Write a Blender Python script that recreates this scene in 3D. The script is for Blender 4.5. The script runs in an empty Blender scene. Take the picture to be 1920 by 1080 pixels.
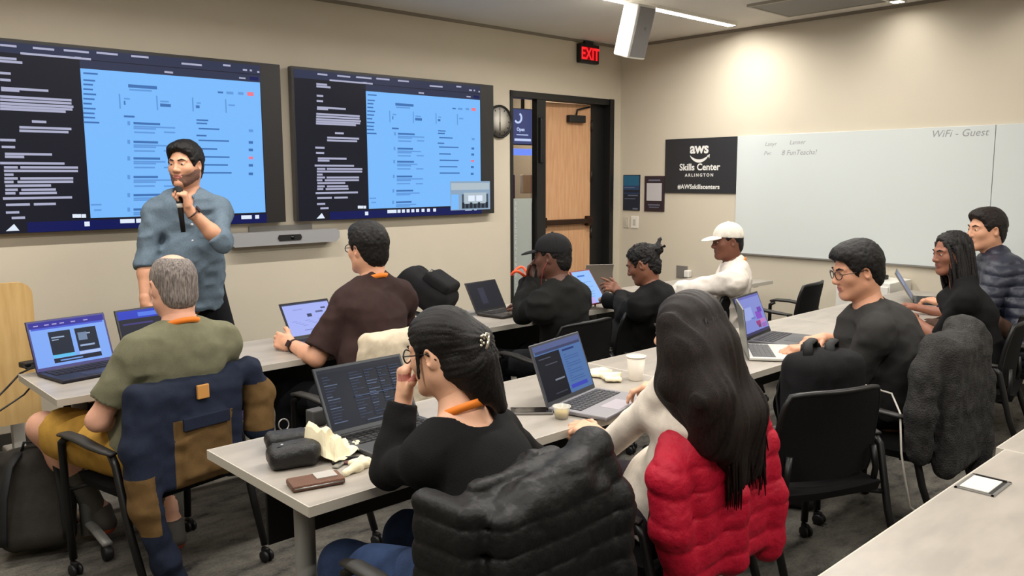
import bpy, bmesh, math, random
import numpy as np
from mathutils import Vector, Matrix

# ------------------------------------------------------------------ camera
S = bpy.context.scene
C = S.collection
CAM = np.array([-6.7556, -5.5948, 1.6])
FPX = 1559.5
_yaw, _pit, _rol = 0.7506, 0.1311, -0.0046
_f = np.array([math.sin(_yaw)*math.cos(_pit), math.cos(_yaw)*math.cos(_pit), -math.sin(_pit)])
_r0 = np.array([math.cos(_yaw), -math.sin(_yaw), 0.0])
_u0 = np.cross(_r0, _f)
_r = _r0*math.cos(_rol) + _u0*math.sin(_rol)
_u = -_r0*math.sin(_rol) + _u0*math.cos(_rol)
cd = bpy.data.cameras.new('camera')
cam = bpy.data.objects.new('camera', cd)
C.objects.link(cam)
cd.sensor_width = 36.0
cd.lens = FPX/1920*36.0
cd.clip_start = 0.05
cam.matrix_world = Matrix(((_r[0], _u[0], -_f[0], CAM[0]), (_r[1], _u[1], -_f[1], CAM[1]),
                           (_r[2], _u[2], -_f[2], CAM[2]), (0, 0, 0, 1)))
S.camera = cam


def ray(x, y):
    return _f + _r*(x-960)/FPX - _u*(y-540)/FPX


def atz(x, y, z):
    d = ray(x, y); return CAM + d*(z-CAM[2])/d[2]


def aty(x, y, Y):
    d = ray(x, y); return CAM + d*(Y-CAM[1])/d[1]


def atx(x, y, X):
    d = ray(x, y); return CAM + d*(X-CAM[0])/d[0]


# ------------------------------------------------------------------ world, exposure, room lights
S.view_settings.view_transform = 'Standard'
S.view_settings.look = 'None'
S.view_settings.exposure = 0.0
S.view_settings.gamma = 1.0
S.view_settings.use_curve_mapping = False
S.cycles.use_denoising = True
S.cycles.max_bounces = 6
S.cycles.diffuse_bounces = 4
W = bpy.data.worlds.new('world'); S.world = W
W.use_nodes = True
W.node_tree.nodes['Background'].inputs[0].default_value = (1.0, 0.95, 0.88, 1)
W.node_tree.nodes['Background'].inputs[1].default_value = 0.05

CEIL = 2.92


def area(name, loc, size, power, col=(1, .955, .89), rot=(0, 0, 0)):
    l = bpy.data.lights.new(name, 'AREA'); l.shape = 'RECTANGLE'
    l.size, l.size_y = size; l.energy = power; l.color = col
    o = bpy.data.objects.new(name, l); C.objects.link(o); o.location = loc; o.rotation_euler = rot
    return o


def spot(name, loc, target, power, ang, blend=.6, col=(1, .93, .80)):
    l = bpy.data.lights.new(name, 'SPOT'); l.energy = power; l.spot_size = math.radians(ang)
    l.spot_blend = blend; l.color = col; l.shadow_soft_size = .05
    o = bpy.data.objects.new(name, l); C.objects.link(o); o.location = loc
    d = Vector(target)-Vector(loc); o.rotation_euler = d.to_track_quat('-Z', 'Y').to_euler()
    return o


# linear ceiling fixtures (the long strips of the room) and the wall washers of the right wall
LIN = [(-1.75, -1.47, 2.9), (-5.6, -1.47, 2.9), (-1.0, -2.85, 1.6), (-3.4, -3.75, 2.9), (-6.8, -3.75, 2.4), (-2.2, -5.9, 2.6), (-5.8, -5.9, 2.6)]
for _x, _y, _l in LIN:
    area('linear_light', (_x, _y, CEIL-.012), (_l, .07), 25*_l)
for _y in (-1.75, -2.95, -3.75, -4.7):
    spot('wall_washer', (-.42, _y, CEIL-.03), (0.0, _y, 1.9), 7, 120, 1.0, (1, .95, .86))
area('corridor_light', (-.9, 1.0, 2.7), (1.2, .3), 26, (1, .82, .62))

# ------------------------------------------------------------------ materials
def lin(c):
    return tuple((v/255/12.92 if v/255 <= .04045 else ((v/255+.055)/1.055)**2.4) for v in c[:3])


MATS = {}


def mat(name, rgb, rough=.6, metal=0.0, var=0.0, vscale=8.0, bump=0.0, bscale=60.0, stretch=(1, 1, 1),
        emit=0.0, spec=.4, sheen=0.0, coat=0.0, alpha=1.0, trans=0.0, detail=4, rgb2=None):
    if name in MATS: return MATS[name]
    m = bpy.data.materials.new(name); m.use_nodes = True
    nt = m.node_tree; N, L = nt.nodes, nt.links
    p = N['Principled BSDF']
    c = lin(rgb)+(1,)
    p.inputs['Base Color'].default_value = c
    p.inputs['Roughness'].default_value = rough
    p.inputs['Metallic'].default_value = metal
    p.inputs['Specular IOR Level'].default_value = spec
    if sheen:
        p.inputs['Sheen Weight'].default_value = sheen
        p.inputs['Sheen Roughness'].default_value = .5
    if coat: p.inputs['Coat Weight'].default_value = coat
    if alpha < 1: p.inputs['Alpha'].default_value = alpha
    if trans: p.inputs['Transmission Weight'].default_value = trans
    if emit:
        p.inputs['Emission Color'].default_value = c
        p.inputs['Emission Strength'].default_value = emit
    if var or bump or rgb2:
        tc = N.new('ShaderNodeTexCoord'); mp = N.new('ShaderNodeMapping')
        mp.inputs['Scale'].default_value = stretch
        L.new(tc.outputs['Object'], mp.inputs['Vector'])
        if var or rgb2:
            nz = N.new('ShaderNodeTexNoise'); nz.inputs['Scale'].default_value = vscale
            nz.inputs['Detail'].default_value = detail
            L.new(mp.outputs['Vector'], nz.inputs['Vector'])
            cr = N.new('ShaderNodeValToRGB')
            cr.color_ramp.elements[0].position = .35; cr.color_ramp.elements[1].position = .65
            if rgb2:
                cr.color_ramp.elements[0].color = c; cr.color_ramp.elements[1].color = lin(rgb2)+(1,)
            else:
                cr.color_ramp.elements[0].color = tuple(v*(1-var) for v in c[:3])+(1,)
                cr.color_ramp.elements[1].color = tuple(min(1, v*(1+var)) for v in c[:3])+(1,)
            L.new(nz.outputs['Fac'], cr.inputs['Fac'])
            L.new(cr.outputs['Color'], p.inputs['Base Color'])
        if bump:
            n2 = N.new('ShaderNodeTexNoise'); n2.inputs['Scale'].default_value = bscale
            n2.inputs['Detail'].default_value = 3
            L.new(mp.outputs['Vector'], n2.inputs['Vector'])
            b = N.new('ShaderNodeBump'); b.inputs['Strength'].default_value = bump
            b.inputs['Distance'].default_value = .01
            L.new(n2.outputs['Fac'], b.inputs['Height']); L.new(b.outputs['Normal'], p.inputs['Normal'])
    MATS[name] = m
    return m


def glow(name, rgb, e=1.0):
    """a lit screen pixel: emits its own colour"""
    if name in MATS: return MATS[name]
    m = bpy.data.materials.new(name); m.use_nodes = True
    p = m.node_tree.nodes['Principled BSDF']
    p.inputs['Base Color'].default_value = (.004, .004, .005, 1)
    p.inputs['Roughness'].default_value = .3
    p.inputs['Specular IOR Level'].default_value = .12
    p.inputs['Emission Color'].default_value = lin(rgb)+(1,)
    p.inputs['Emission Strength'].default_value = e
    MATS[name] = m
    return m


# ------------------------------------------------------------------ objects and tags
def tag(o, label=None, cat=None, group=None, kind=None):
    if label: o['label'] = label
    if cat: o['category'] = cat
    if group: o['group'] = group
    if kind: o['kind'] = kind
    return o


def thing(name, label, cat, loc=(0, 0, 0), rz=0.0, group=None):
    o = bpy.data.objects.new(name, None); C.objects.link(o)
    o.location = loc; o.rotation_euler = (0, 0, rz); o.empty_display_size = .1
    return tag(o, label, cat, group)


def copy_tree(o, parent=None):
    c = o.copy(); C.objects.link(c)
    if parent is not None: c.parent = parent
    for ch in [x for x in o.children]: copy_tree(ch, c)
    return c


def rotm(rx=0, ry=0, rz=0):
    return Matrix.Rotation(rz, 3, 'Z') @ Matrix.Rotation(ry, 3, 'Y') @ Matrix.Rotation(rx, 3, 'X')


class MB:
    """collects shapes, links them as one mesh object"""
    def __init__(s): s.v = []; s.f = []; s.m = []; s.cur = 0; s.sm = []

    def add(s, vs, fs, smooth=False):
        o = len(s.v); s.v += [tuple(float(q) for q in v) for v in vs]
        for f in fs: s.f.append(tuple(i+o for i in f)); s.m.append(s.cur); s.sm.append(smooth)
        return s

    def slot(s, i): s.cur = i; return s

    def box(s, c, size, rot=None, bevel=0.0, seg=2, taper=None):
        bm = bmesh.new(); bmesh.ops.create_cube(bm, size=1)
        for v in bm.verts:
            v.co = Vector((v.co.x*size[0], v.co.y*size[1], v.co.z*size[2]))
            if taper and v.co.z > 0: v.co.x *= taper[0]; v.co.y *= taper[1]
        if bevel: bmesh.ops.bevel(bm, geom=bm.edges[:], offset=bevel, segments=seg, affect='EDGES', profile=.5)
        R = rot if rot is not None else Matrix.Identity(3)
        c = Vector(c)
        bm.verts.index_update()
        s.add([(R @ v.co)+c for v in bm.verts], [[v.index for v in f.verts] for f in bm.faces], False)
        bm.free(); return s

    def tube(s, pts, r, n=10, closed=False, flat=None):
        pts = [Vector(p) for p in pts]; k = len(pts)
        rs = r if isinstance(r, (list, tuple)) else [r]*k
        vs = []; fs = []
        t0 = (pts[1]-pts[0]).normalized()
        a = Vector((0, 0, 1)) if abs(t0.z) < .9 else Vector((1, 0, 0))
        nrm = t0.cross(a).normalized()
        for i in range(k):
            if closed: t = (pts[(i+1) % k]-pts[i-1]).normalized()
            elif i == 0: t = t0
            elif i == k-1: t = (pts[-1]-pts[-2]).normalized()
            else: t = ((pts[i+1]-pts[i]).normalized()+(pts[i]-pts[i-1]).normalized()).normalized()
            nrm = (nrm-t*nrm.dot(t)).normalized(); b = t.cross(nrm)
            for j in range(n):
                an = 2*math.pi*j/n
                vs.append(pts[i]+(nrm*math.cos(an)+b*math.sin(an)*(flat or 1))*rs[i])
        kk = k if closed else k-1
        for i in range(kk):
            for j in range(n):
                i2 = (i+1) % k
                fs.append((i*n+j, i*n+(j+1) % n, i2*n+(j+1) % n, i2*n+j))
        if not closed:
            fs.append(tuple(range(n-1, -1, -1))); fs.append(tuple((k-1)*n+j for j in range(n)))
        return s.add(vs, fs, True)

    def cyl(s, a, b, r, n=16, r2=None): return s.tube([a, b], [r, r if r2 is None else r2], n)

    def lathe(s, prof, c=(0, 0, 0), n=24, rot=None):
        vs = []; fs = []; k = len(prof)
        R = rot if rot is not None else Matrix.Identity(3); c = Vector(c)
        for (r, z) in prof:
            for j in range(n):
                a = 2*math.pi*j/n; vs.append(R @ Vector((r*math.cos(a), r*math.sin(a), z))+c)
        for i in range(k-1):
            for j in range(n): fs.append((i*n+j, i*n+(j+1) % n, (i+1)*n+(j+1) % n, (i+1)*n+j))
        fs.append(tuple(range(n-1, -1, -1))); fs.append(tuple((k-1)*n+j for j in range(n)))
        return s.add(vs, fs, True)

    def prism(s, poly, t, o=(0, 0, 0), rot=None):
        """poly in local xy, extruded by t along local z"""
        R = rot if rot is not None else Matrix.Identity(3); o = Vector(o); n = len(poly)
        vs = [R @ Vector((x, y, 0))+o for x, y in poly]+[R @ Vector((x, y, t))+o for x, y in poly]
        fs = [tuple(range(n-1, -1, -1)), tuple(range(n, 2*n))]
        for i in range(n): j = (i+1) % n; fs.append((i, j, n+j, n+i))
        return s.add(vs, fs, False)

    def quad(s, a, b, c, d): return s.add([a, b, c, d], [(0, 1, 2, 3)])

    def grid(s, fn, nu, nv, smooth=True):
        vs = [fn(i/nu, j/nv) for j in range(nv+1) for i in range(nu+1)]
        fs = [(j*(nu+1)+i, j*(nu+1)+i+1, (j+1)*(nu+1)+i+1, (j+1)*(nu+1)+i) for j in range(nv) for i in range(nu)]
        return s.add(vs, fs, smooth)

    def build(s, name, mats, parent=None, label=None, loc=None):
        me = bpy.data.meshes.new(name); me.from_pydata(s.v, [], s.f)
        if not isinstance(mats, (list, tuple)): mats = [mats]
        for m in mats: me.materials.append(m)
        me.polygons.foreach_set('material_index', s.m)
        me.polygons.foreach_set('use_smooth', s.sm)
        me.update()
        o = bpy.data.objects.new(name, me); C.objects.link(o)
        if parent is not None: o.parent = parent
        if loc is not None: o.location = loc
        if label: o['label'] = label
        return o


def text_mesh(txt, size, bold=0.0, align='CENTER', shear=0.0, space=1.0):
    """returns verts(2d), faces of a line of text"""
    cu = bpy.data.curves.new('t', 'FONT'); cu.body = txt; cu.size = size; cu.align_x = align
    cu.offset = bold; cu.shear = shear; cu.space_character = space; cu.resolution_u = 3
    ob = bpy.data.objects.new('t', cu); C.objects.link(ob)
    dg = bpy.context.evaluated_depsgraph_get()
    me = bpy.data.meshes.new_from_object(ob.evaluated_get(dg))
    vs = [(v.co.x, v.co.y) for v in me.vertices]; fs = [tuple(p.vertices) for p in me.polygons]
    bpy.data.objects.remove(ob); bpy.data.curves.remove(cu); bpy.data.meshes.remove(me)
    return vs, fs


def add_text(mb, txt, size, o, ex, ey, **kw):
    vs, fs = text_mesh(txt, size, **kw); o = Vector(o); ex = Vector(ex); ey = Vector(ey)
    mb.add([o+ex*x+ey*y for x, y in vs], fs)


# ------------------------------------------------------------------ smooth signed-distance modelling
class Prim:
    __slots__ = ('lo', 'hi', 'fn', 'k', 'op')


def _P(lo, hi, fn, k, op):
    p = Prim(); p.lo = np.array(lo, float); p.hi = np.array(hi, float); p.fn = fn; p.k = k; p.op = op; return p


def cone(a, b, ra, rb=None, k=.02, op='u', flat_a=False, flat_b=False, q=1.0, n=None):
    """tapered capsule from a to b; q squeezes it along direction n"""
    a = np.array(a, float); b = np.array(b, float); rb = ra if rb is None else rb
    ba = b-a; L2 = float(ba @ ba)+1e-12; L = math.sqrt(L2); R = max(ra, rb)
    if n is not None:
        n = np.array(n, float); n = n-ba*(n @ ba)/L2; n /= (np.linalg.norm(n)+1e-9)

    def fn(x, y, z):
        px, py, pz = x-a[0], y-a[1], z-a[2]
        tu = (px*ba[0]+py*ba[1]+pz*ba[2])/L2
        t = np.clip(tu, 0, 1)
        vx, vy, vz = px-t*ba[0], py-t*ba[1], pz-t*ba[2]
        d2 = vx*vx+vy*vy+vz*vz
        if n is not None:
            w = vx*n[0]+vy*n[1]+vz*n[2]
            d2 = d2+w*w*(1/(q*q)-1)
        d = np.sqrt(np.maximum(d2, 0))-(ra+(rb-ra)*t)
        if flat_b: d = np.maximum(d, (tu-1)*L)
        if flat_a: d = np.maximum(d, -tu*L)
        return d
    return _P(np.minimum(a, b)-R, np.maximum(a, b)+R, fn, k, op)


def ell(c, r, R=None, k=.02, op='u'):
    c = np.array(c, float); r = np.array(r, float); R = np.eye(3) if R is None else np.array(R, float)
    e = np.sqrt((R*R) @ (r*r))

    def fn(x, y, z):
        px, py, pz = x-c[0], y-c[1], z-c[2]
        l = [px*R[0, i]+py*R[1, i]+pz*R[2, i] for i in range(3)]
        k0 = np.sqrt((l[0]/r[0])**2+(l[1]/r[1])**2+(l[2]/r[2])**2)
        k1 = np.sqrt((l[0]/r[0]**2)**2+(l[1]/r[1]**2)**2+(l[2]/r[2]**2)**2)+1e-6
        return k0*(k0-1)/k1
    return _P(c-e, c+e, fn, k, op)


def rbox(c, h, rad=.02, R=None, k=.02, op='u'):
    """rounded box, h = half sizes (rounding included)"""
    c = np.array(c, float); h = np.array(h, float); R = np.eye(3) if R is None else np.array(R, float)
    e = np.abs(R) @ h; hh = h-rad

    def fn(x, y, z):
        px, py, pz = x-c[0], y-c[1], z-c[2]
        q = [np.abs(px*R[0, i]+py*R[1, i]+pz*R[2, i])-hh[i] for i in range(3)]
        out = np.sqrt(np.maximum(q[0], 0)**2+np.maximum(q[1], 0)**2+np.maximum(q[2], 0)**2)
        ins = np.minimum(np.maximum(q[0], np.maximum(q[1], q[2])), 0)
        return out+ins-rad
    return _P(c-e, c+e, fn, k, op)


def chain(pts, rs, k=.02, **kw):
    if not isinstance(rs, (list, tuple)): rs = [rs]*len(pts)
    return [cone(pts[i], pts[i+1], rs[i], rs[i+1], k, **kw) for i in range(len(pts)-1)]


def half(pt, nrm, k=.004):
    """keeps what lies on the negative side of the plane"""
    pt = np.array(pt, float); nrm = np.array(nrm, float); nrm = nrm/np.linalg.norm(nrm)
    return _P([-99]*3, [99]*3, lambda x, y, z: (x-pt[0])*nrm[0]+(y-pt[1])*nrm[1]+(z-pt[2])*nrm[2], k, 'i')


def _smin(a, b, k):
    if k <= 1e-6: return np.minimum(a, b)
    hh = np.maximum(k-np.abs(a-b), 0)/k
    return np.minimum(a, b)-hh*hh*k*.25


_rng = np.random.RandomState(7)
_LAT = _rng.rand(32, 32, 32).astype(np.float32)*2-1


def noise3(x, y, z):
    x, y, z = np.broadcast_arrays(x, y, z)
    xi, yi, zi = np.floor(x).astype(int), np.floor(y).astype(int), np.floor(z).astype(int)
    fx, fy, fz = x-xi, y-yi, z-zi
    fx = fx*fx*(3-2*fx); fy = fy*fy*(3-2*fy); fz = fz*fz*(3-2*fz)
    out = 0
    for dx in (0, 1):
        for dy in (0, 1):
            for dz in (0, 1):
                w = (fx if dx else 1-fx)*(fy if dy else 1-fy)*(fz if dz else 1-fz)
                out = out+w*_LAT[(xi+dx) & 31, (yi+dy) & 31, (zi+dz) & 31]
    return out


def sdf_mesh(prims, h, disp=None, lo=None, hi=None):
    us = [p for p in prims if p.op == 'u']
    pad = 2.5*h+.01+.45*max(p.k for p in us)
    l = np.min([p.lo for p in us], 0)-pad; u = np.max([p.hi for p in us], 0)+pad
    if lo is not None: l = np.maximum(l, lo)
    if hi is not None: u = np.minimum(u, hi)
    n = np.maximum(4, np.ceil((u-l)/h).astype(int)+1)
    ax = [(l[i]+h*np.arange(n[i])).astype(np.float32) for i in range(3)]
    FAR = .16
    D = np.full(n, FAR, np.float32)
    for p in prims:
        m = max(3*h, p.k)+h if p.op == 'u' else (max(3*h, p.k)+.01)
        s = [max(0, int(math.floor((p.lo[i]-m-l[i])/h))) for i in range(3)]
        e = [min(int(n[i]), int(math.ceil((p.hi[i]+m-l[i])/h))+1) for i in range(3)]
        if any(e[i] <= s[i] for i in range(3)): continue
        sl = tuple(slice(s[i], e[i]) for i in range(3))
        d = p.fn(ax[0][sl[0]][:, None, None], ax[1][sl[1]][None, :, None], ax[2][sl[2]][None, None, :])
        if p.op == 'u': D[sl] = _smin(D[sl], d, p.k)
        elif p.op == 's': D[sl] = -_smin(-D[sl], d, p.k)
        else: D[sl] = -_smin(-D[sl], -d, p.k)
    if disp is not None:
        near = np.argwhere(np.abs(D) < .035)
        if len(near):
            i, j, k = near.T
            D[i, j, k] += disp(ax[0][i], ax[1][j], ax[2][k]).astype(np.float32)
    sgn = D < 0
    cs = np.zeros(np.array(D.shape)-1, np.uint8)
    offs = [(a, b, c) for a in (0, 1) for b in (0, 1) for c in (0, 1)]
    for a, b, c in offs:
        cs += sgn[a:sgn.shape[0]-1+a, b:sgn.shape[1]-1+b, c:sgn.shape[2]-1+c]
    act = np.argwhere((cs > 0) & (cs < 8))
    idx = np.full(cs.shape, -1, np.int32); idx[tuple(act.T)] = np.arange(len(act))
    cv = np.stack([D[act[:, 0]+a, act[:, 1]+b, act[:, 2]+c] for a, b, c in offs], 1)
    acc = np.zeros((len(act), 3)); cnt = np.zeros(len(act))
    of = np.array(offs, float)
    for i in range(8):
        for j in range(i+1, 8):
            if np.abs(of[i]-of[j]).sum() != 1: continue
            x = (cv[:, i] < 0) != (cv[:, j] < 0)
            t = cv[:, i]/(cv[:, i]-cv[:, j]+1e-12)
            p = of[i]+(of[j]-of[i])*t[:, None]
            acc[x] += p[x]; cnt[x] += 1
    V = l+h*(act+acc/cnt[:, None])
    F = []
    for axis in range(3):
        a1, a2 = (axis+1) % 3, (axis+2) % 3
        sa = [slice(None)]*3; sb = [slice(None)]*3
        sa[axis] = slice(0, -1); sb[axis] = slice(1, None)
        A, B = sgn[tuple(sa)], sgn[tuple(sb)]
        ed = np.argwhere(A != B)
        ed = ed[(ed[:, a1] > 0) & (ed[:, a2] > 0) & (ed[:, a1] < D.shape[a1]-1) & (ed[:, a2] < D.shape[a2]-1)]
        if not len(ed): continue
        ins = A[tuple(ed.T)]
        q = []
        for d1, d2 in ((-1, -1), (0, -1), (0, 0), (-1, 0)):
            e2 = ed.copy(); e2[:, a1] += d1; e2[:, a2] += d2; q.append(idx[tuple(e2.T)])
        q = np.stack(q, 1)
        q[~ins] = q[~ins][:, ::-1]
        F.append(q)
    F = np.concatenate(F) if F else np.zeros((0, 4), int)
    return V, F


def np_object(name, chunks, mats, base, parent=None, label=None, paint=None):
    """chunks: list of (V,F) in world coordinates, joined into one mesh around base"""
    base = np.array(base, float)
    vs = []; fs = []; o = 0
    for V, F in chunks: vs.append(V-base); fs.append(F+o); o += len(V)
    V = np.concatenate(vs); F = np.concatenate(fs)
    me = bpy.data.meshes.new(name)
    me.vertices.add(len(V)); me.vertices.foreach_set('co', V.astype(np.float32).ravel())
    me.loops.add(len(F)*4); me.loops.foreach_set('vertex_index', F.astype(np.int32).ravel())
    me.polygons.add(len(F)); me.polygons.foreach_set('loop_start', np.arange(0, len(F)*4, 4, dtype=np.int32))
    me.polygons.foreach_set('use_smooth', np.ones(len(F), bool))
    if not isinstance(mats, (list, tuple)): mats = [mats]
    for m in mats: me.materials.append(m)
    if paint is not None:
        ctr = V[F].mean(1)+base
        me.polygons.foreach_set('material_index', paint(ctr).astype(np.int32))
    me.update(calc_edges=True); me.validate()
    ob = bpy.data.objects.new(name, me); C.objects.link(ob)
    if parent is not None: ob.parent = parent
    else: ob.location = base
    if label: ob['label'] = label
    return ob


def V3(*a): return np.array(a, float)


def nrmz(v): v = np.array(v, float); return v/(np.linalg.norm(v)+1e-12)

# ------------------------------------------------------------------ setting
M_wall = mat('wall_paint', (199, 190, 172), .85, var=.02, vscale=1.5, bump=.05, bscale=180)
M_ceil = mat('ceiling_paint', (214, 210, 202), .9, var=.02, vscale=2)
M_black = mat('black_metal', (22, 21, 21), .45)
M_plastic = mat('black_plastic', (20, 20, 22), .5)
M_white = mat('white_plastic', (225, 222, 214), .5)
M_grey = mat('grey_metal', (128, 126, 122), .45, metal=.3)


def carpet():
    m = bpy.data.materials.new('carpet'); m.use_nodes = True
    N, L = m.node_tree.nodes, m.node_tree.links; p = N['Principled BSDF']
    p.inputs['Roughness'].default_value = .95; p.inputs['Specular IOR Level'].default_value = .1
    tc = N.new('ShaderNodeTexCoord')
    def nz(scale, det, stretch=(1, 1, 1)):
        mp = N.new('ShaderNodeMapping'); mp.inputs['Scale'].default_value = stretch
        L.new(tc.outputs['Object'], mp.inputs['Vector'])
        n = N.new('ShaderNodeTexNoise'); n.inputs['Scale'].default_value = scale; n.inputs['Detail'].default_value = det
        n.inputs['Roughness'].default_value = .65
        L.new(mp.outputs['Vector'], n.inputs['Vector']); return n
    a = nz(5.5, 7, (1, 1.8, 1)); b = nz(90, 2)
    r = N.new('ShaderNodeValToRGB'); e = r.color_ramp.elements
    e[0].position = .33; e[0].color = lin((52, 51, 50))+(1,)
    e[1].position = .62; e[1].color = lin((112, 108, 100))+(1,)
    x = e.new(.43); x.color = lin((88, 85, 80))+(1,)
    L.new(a.outputs['Fac'], r.inputs['Fac'])
    mx = N.new('ShaderNodeMixRGB'); mx.blend_type = 'MULTIPLY'; mx.inputs[0].default_value = .5
    r2 = N.new('ShaderNodeValToRGB'); r2.color_ramp.elements[0].position = .3; r2.color_ramp.elements[1].position = .6
    r2.color_ramp.elements[0].color = (.45, .45, .45, 1)
    L.new(b.outputs['Fac'], r2.inputs['Fac'])
    L.new(r.outputs['Color'], mx.inputs[1]); L.new(r2.outputs['Color'], mx.inputs[2])
    L.new(mx.outputs['Color'], p.inputs['Base Color'])
    bp = N.new('ShaderNodeBump'); bp.inputs['Strength'].default_value = .5; bp.inputs['Distance'].default_value = .006
    L.new(b.outputs['Fac'], bp.inputs['Height']); L.new(bp.outputs['Normal'], p.inputs['Normal'])
    return m


def wood(name, c1, c2, sx=(14, 14, 1.2), sc=3.0, rough=.5):
    return mat(name, c1, rough, var=.1, vscale=sc, stretch=sx, rgb2=c2, detail=6)


M_carpet = carpet()
M_door = wood('door_veneer', (206, 162, 122), (194, 146, 106))
DX0, DX1, DZ = -1.5553, -.1333, 2.386
XL, YB = -9.6, -8.4
tag(MB().box(((XL+.1)/2, (YB+2.4)/2, -.05), (abs(XL)+.3, abs(YB)+2.4+.3, .1)).build('floor', M_carpet), kind='structure')
tag(MB().box(((XL+.1)/2, (YB+2.4)/2, CEIL+.05), (abs(XL)+.3, abs(YB)+2.4+.3, .1)).build('ceiling', M_ceil), kind='structure')
mb = MB()
mb.box(((XL+DX0)/2, .075, CEIL/2), (DX0-XL, .15, CEIL))
mb.box((DX1/2, .075, CEIL/2), (-DX1, .15, CEIL))
mb.box(((DX0+DX1)/2, .075, (DZ+CEIL)/2), (DX1-DX0, .15, CEIL-DZ))
tag(mb.build('wall_front', M_wall), kind='structure')
tag(MB().box((.075, (YB+2.4)/2, CEIL/2), (.15, abs(YB)+2.4, CEIL)).build('wall_right', M_wall), kind='structure')
tag(MB().box((XL-.075, YB/2, CEIL/2), (.15, abs(YB), CEIL)).build('wall_left', M_wall), kind='structure')
tag(MB().box((XL/2, YB-.075, CEIL/2), (abs(XL), .15, CEIL)).build('wall_back', M_wall), kind='structure')
M_base = mat('rubber_base', (60, 56, 52), .6)
tag(MB().box(((XL+DX0)/2, -.006, .05), (DX0-XL, .012, .1)).build('baseboard_front', M_base), kind='structure')
tag(MB().box((-.006, YB/2, .05), (.012, abs(YB), .1)).build('baseboard_right', M_base), kind='structure')
# shadow-gap trims where the walls meet the ceiling
M_gap = mat('ceiling_trim', (128, 120, 108), .8)
tag(MB().box((XL/2, -.012, CEIL-.011), (abs(XL), .024, .022)).build('trim_1', M_gap), kind='structure')
tag(MB().box((-.012, YB/2, CEIL-.011), (.024, abs(YB), .022)).build('trim_2', M_gap), kind='structure')
M_corr = mat('corridor_paint', (150, 146, 144), .8)
tag(MB().box(((XL+DX0)/2+2, 2.3, CEIL/2), (abs(XL), .1, CEIL)).build('wall_corridor', M_corr), kind='structure')

# door: black frame with sidelight, wooden leaf a little ajar
xm0, xm1 = aty(1003, 300, 0)[0], aty(1023, 300, 0)[0]
xr = aty(1118, 300, 0)[0]
mb = MB()
mb.box((DX0+.018, .02, DZ/2), (.036, .06, DZ), bevel=.004)
mb.box((DX1-.03, .05, DZ/2), (.06, .16, DZ), bevel=.004)
mb.box(((xr+DX1)/2, .10, DZ/2), (DX1-xr, .06, DZ), bevel=.004)
mb.box(((DX0+DX1)/2, .04, DZ-.03), (DX1-DX0, .10, .06), bevel=.004)
mb.box(((xm0+xm1)/2+.012, .03, DZ/2), (xm1-xm0-.024, .07, DZ-.06), bevel=.004)
tag(mb.build('trim_3', M_black), kind='structure')
ang = math.radians(4); lw = xr-xm1-.015
leaf = thing('door_1', None, None, (xr-.004, .075, 0), -ang)
leaf['kind'] = 'structure'
mb = MB().box((-lw/2, .022, DZ/2-.025), (lw, .044, DZ-.075), bevel=.003)
mb.build('door_leaf', M_door, leaf)
mb = MB().box((-lw*.32, -.03, DZ-.21), (.22, .05, .07), bevel=.006)
mb.tube([(-lw*.32, -.03, DZ-.17), (-lw*.30, -.03, DZ-.12), (-lw*.05, -.02, DZ-.085)], .009, 8)
mb.build('door_closer', M_black, leaf)
mb = MB().box((-lw*.5, -.035, 1.17), (lw*.98, .05, .05), bevel=.008)
mb.box((-lw*.93, -.03, 1.17), (.06, .06, .1), bevel=.008).box((-lw*.07, -.03, 1.17), (.06, .06, .1), bevel=.008)
mb.build('push_bar', mat('bronze_metal', (58, 40, 30), .4, metal=.6), leaf)
for z in (.25, 1.05, 1.62, 2.12):
    MB().cyl((.004, -.012, z-.055), (.004, -.012, z+.055), .012, 10).build('hinge', M_black, leaf)
# sidelight: clear glass above, frosted film with a column of small letters below
M_glass = bpy.data.materials.new('glass'); M_glass.use_nodes = True
_p = M_glass.node_tree.nodes['Principled BSDF']
_p.inputs['Transmission Weight'].default_value = 1; _p.inputs['Roughness'].default_value = .02
_p.inputs['IOR'].default_value = 1.1; _p.inputs['Base Color'].default_value = (.93, .94, .96, 1)
sw = tag(MB().box(((DX0+.05+xm0)/2, .05, DZ/2), (xm0-DX0-.05, .008, DZ-.12)).build('window_1', M_glass), kind='structure')
fr0 = aty(980, 372, .045)[2]
MB().box(((DX0+.05+xm0)/2, .0445, (fr0+.06)/2), (xm0-DX0-.052, .002, fr0-.06)).build('frosted_film', mat('frosted_film', (158, 164, 160), .6), sw)
mb = MB()
zz = fr0-.06
for ch in 'SKILLSCENTERARLINGTON':
    add_text(mb, ch, .05, (DX0+.11, .042, zz), (1, 0, 0), (0, 0, 1)); zz -= .052
mb.build('film_lettering', mat('film_letter', (196, 206, 200), .6), sw)
# pull handle plates on the mullion
tag(MB().box(((xm0+xm1)/2, -.02, 1.95), (.05, .03, .42), bevel=.01).build('wall_reader', M_plastic), 'tall black plate on the mullion between the sidelight and the wooden door', 'door hardware')

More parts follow.
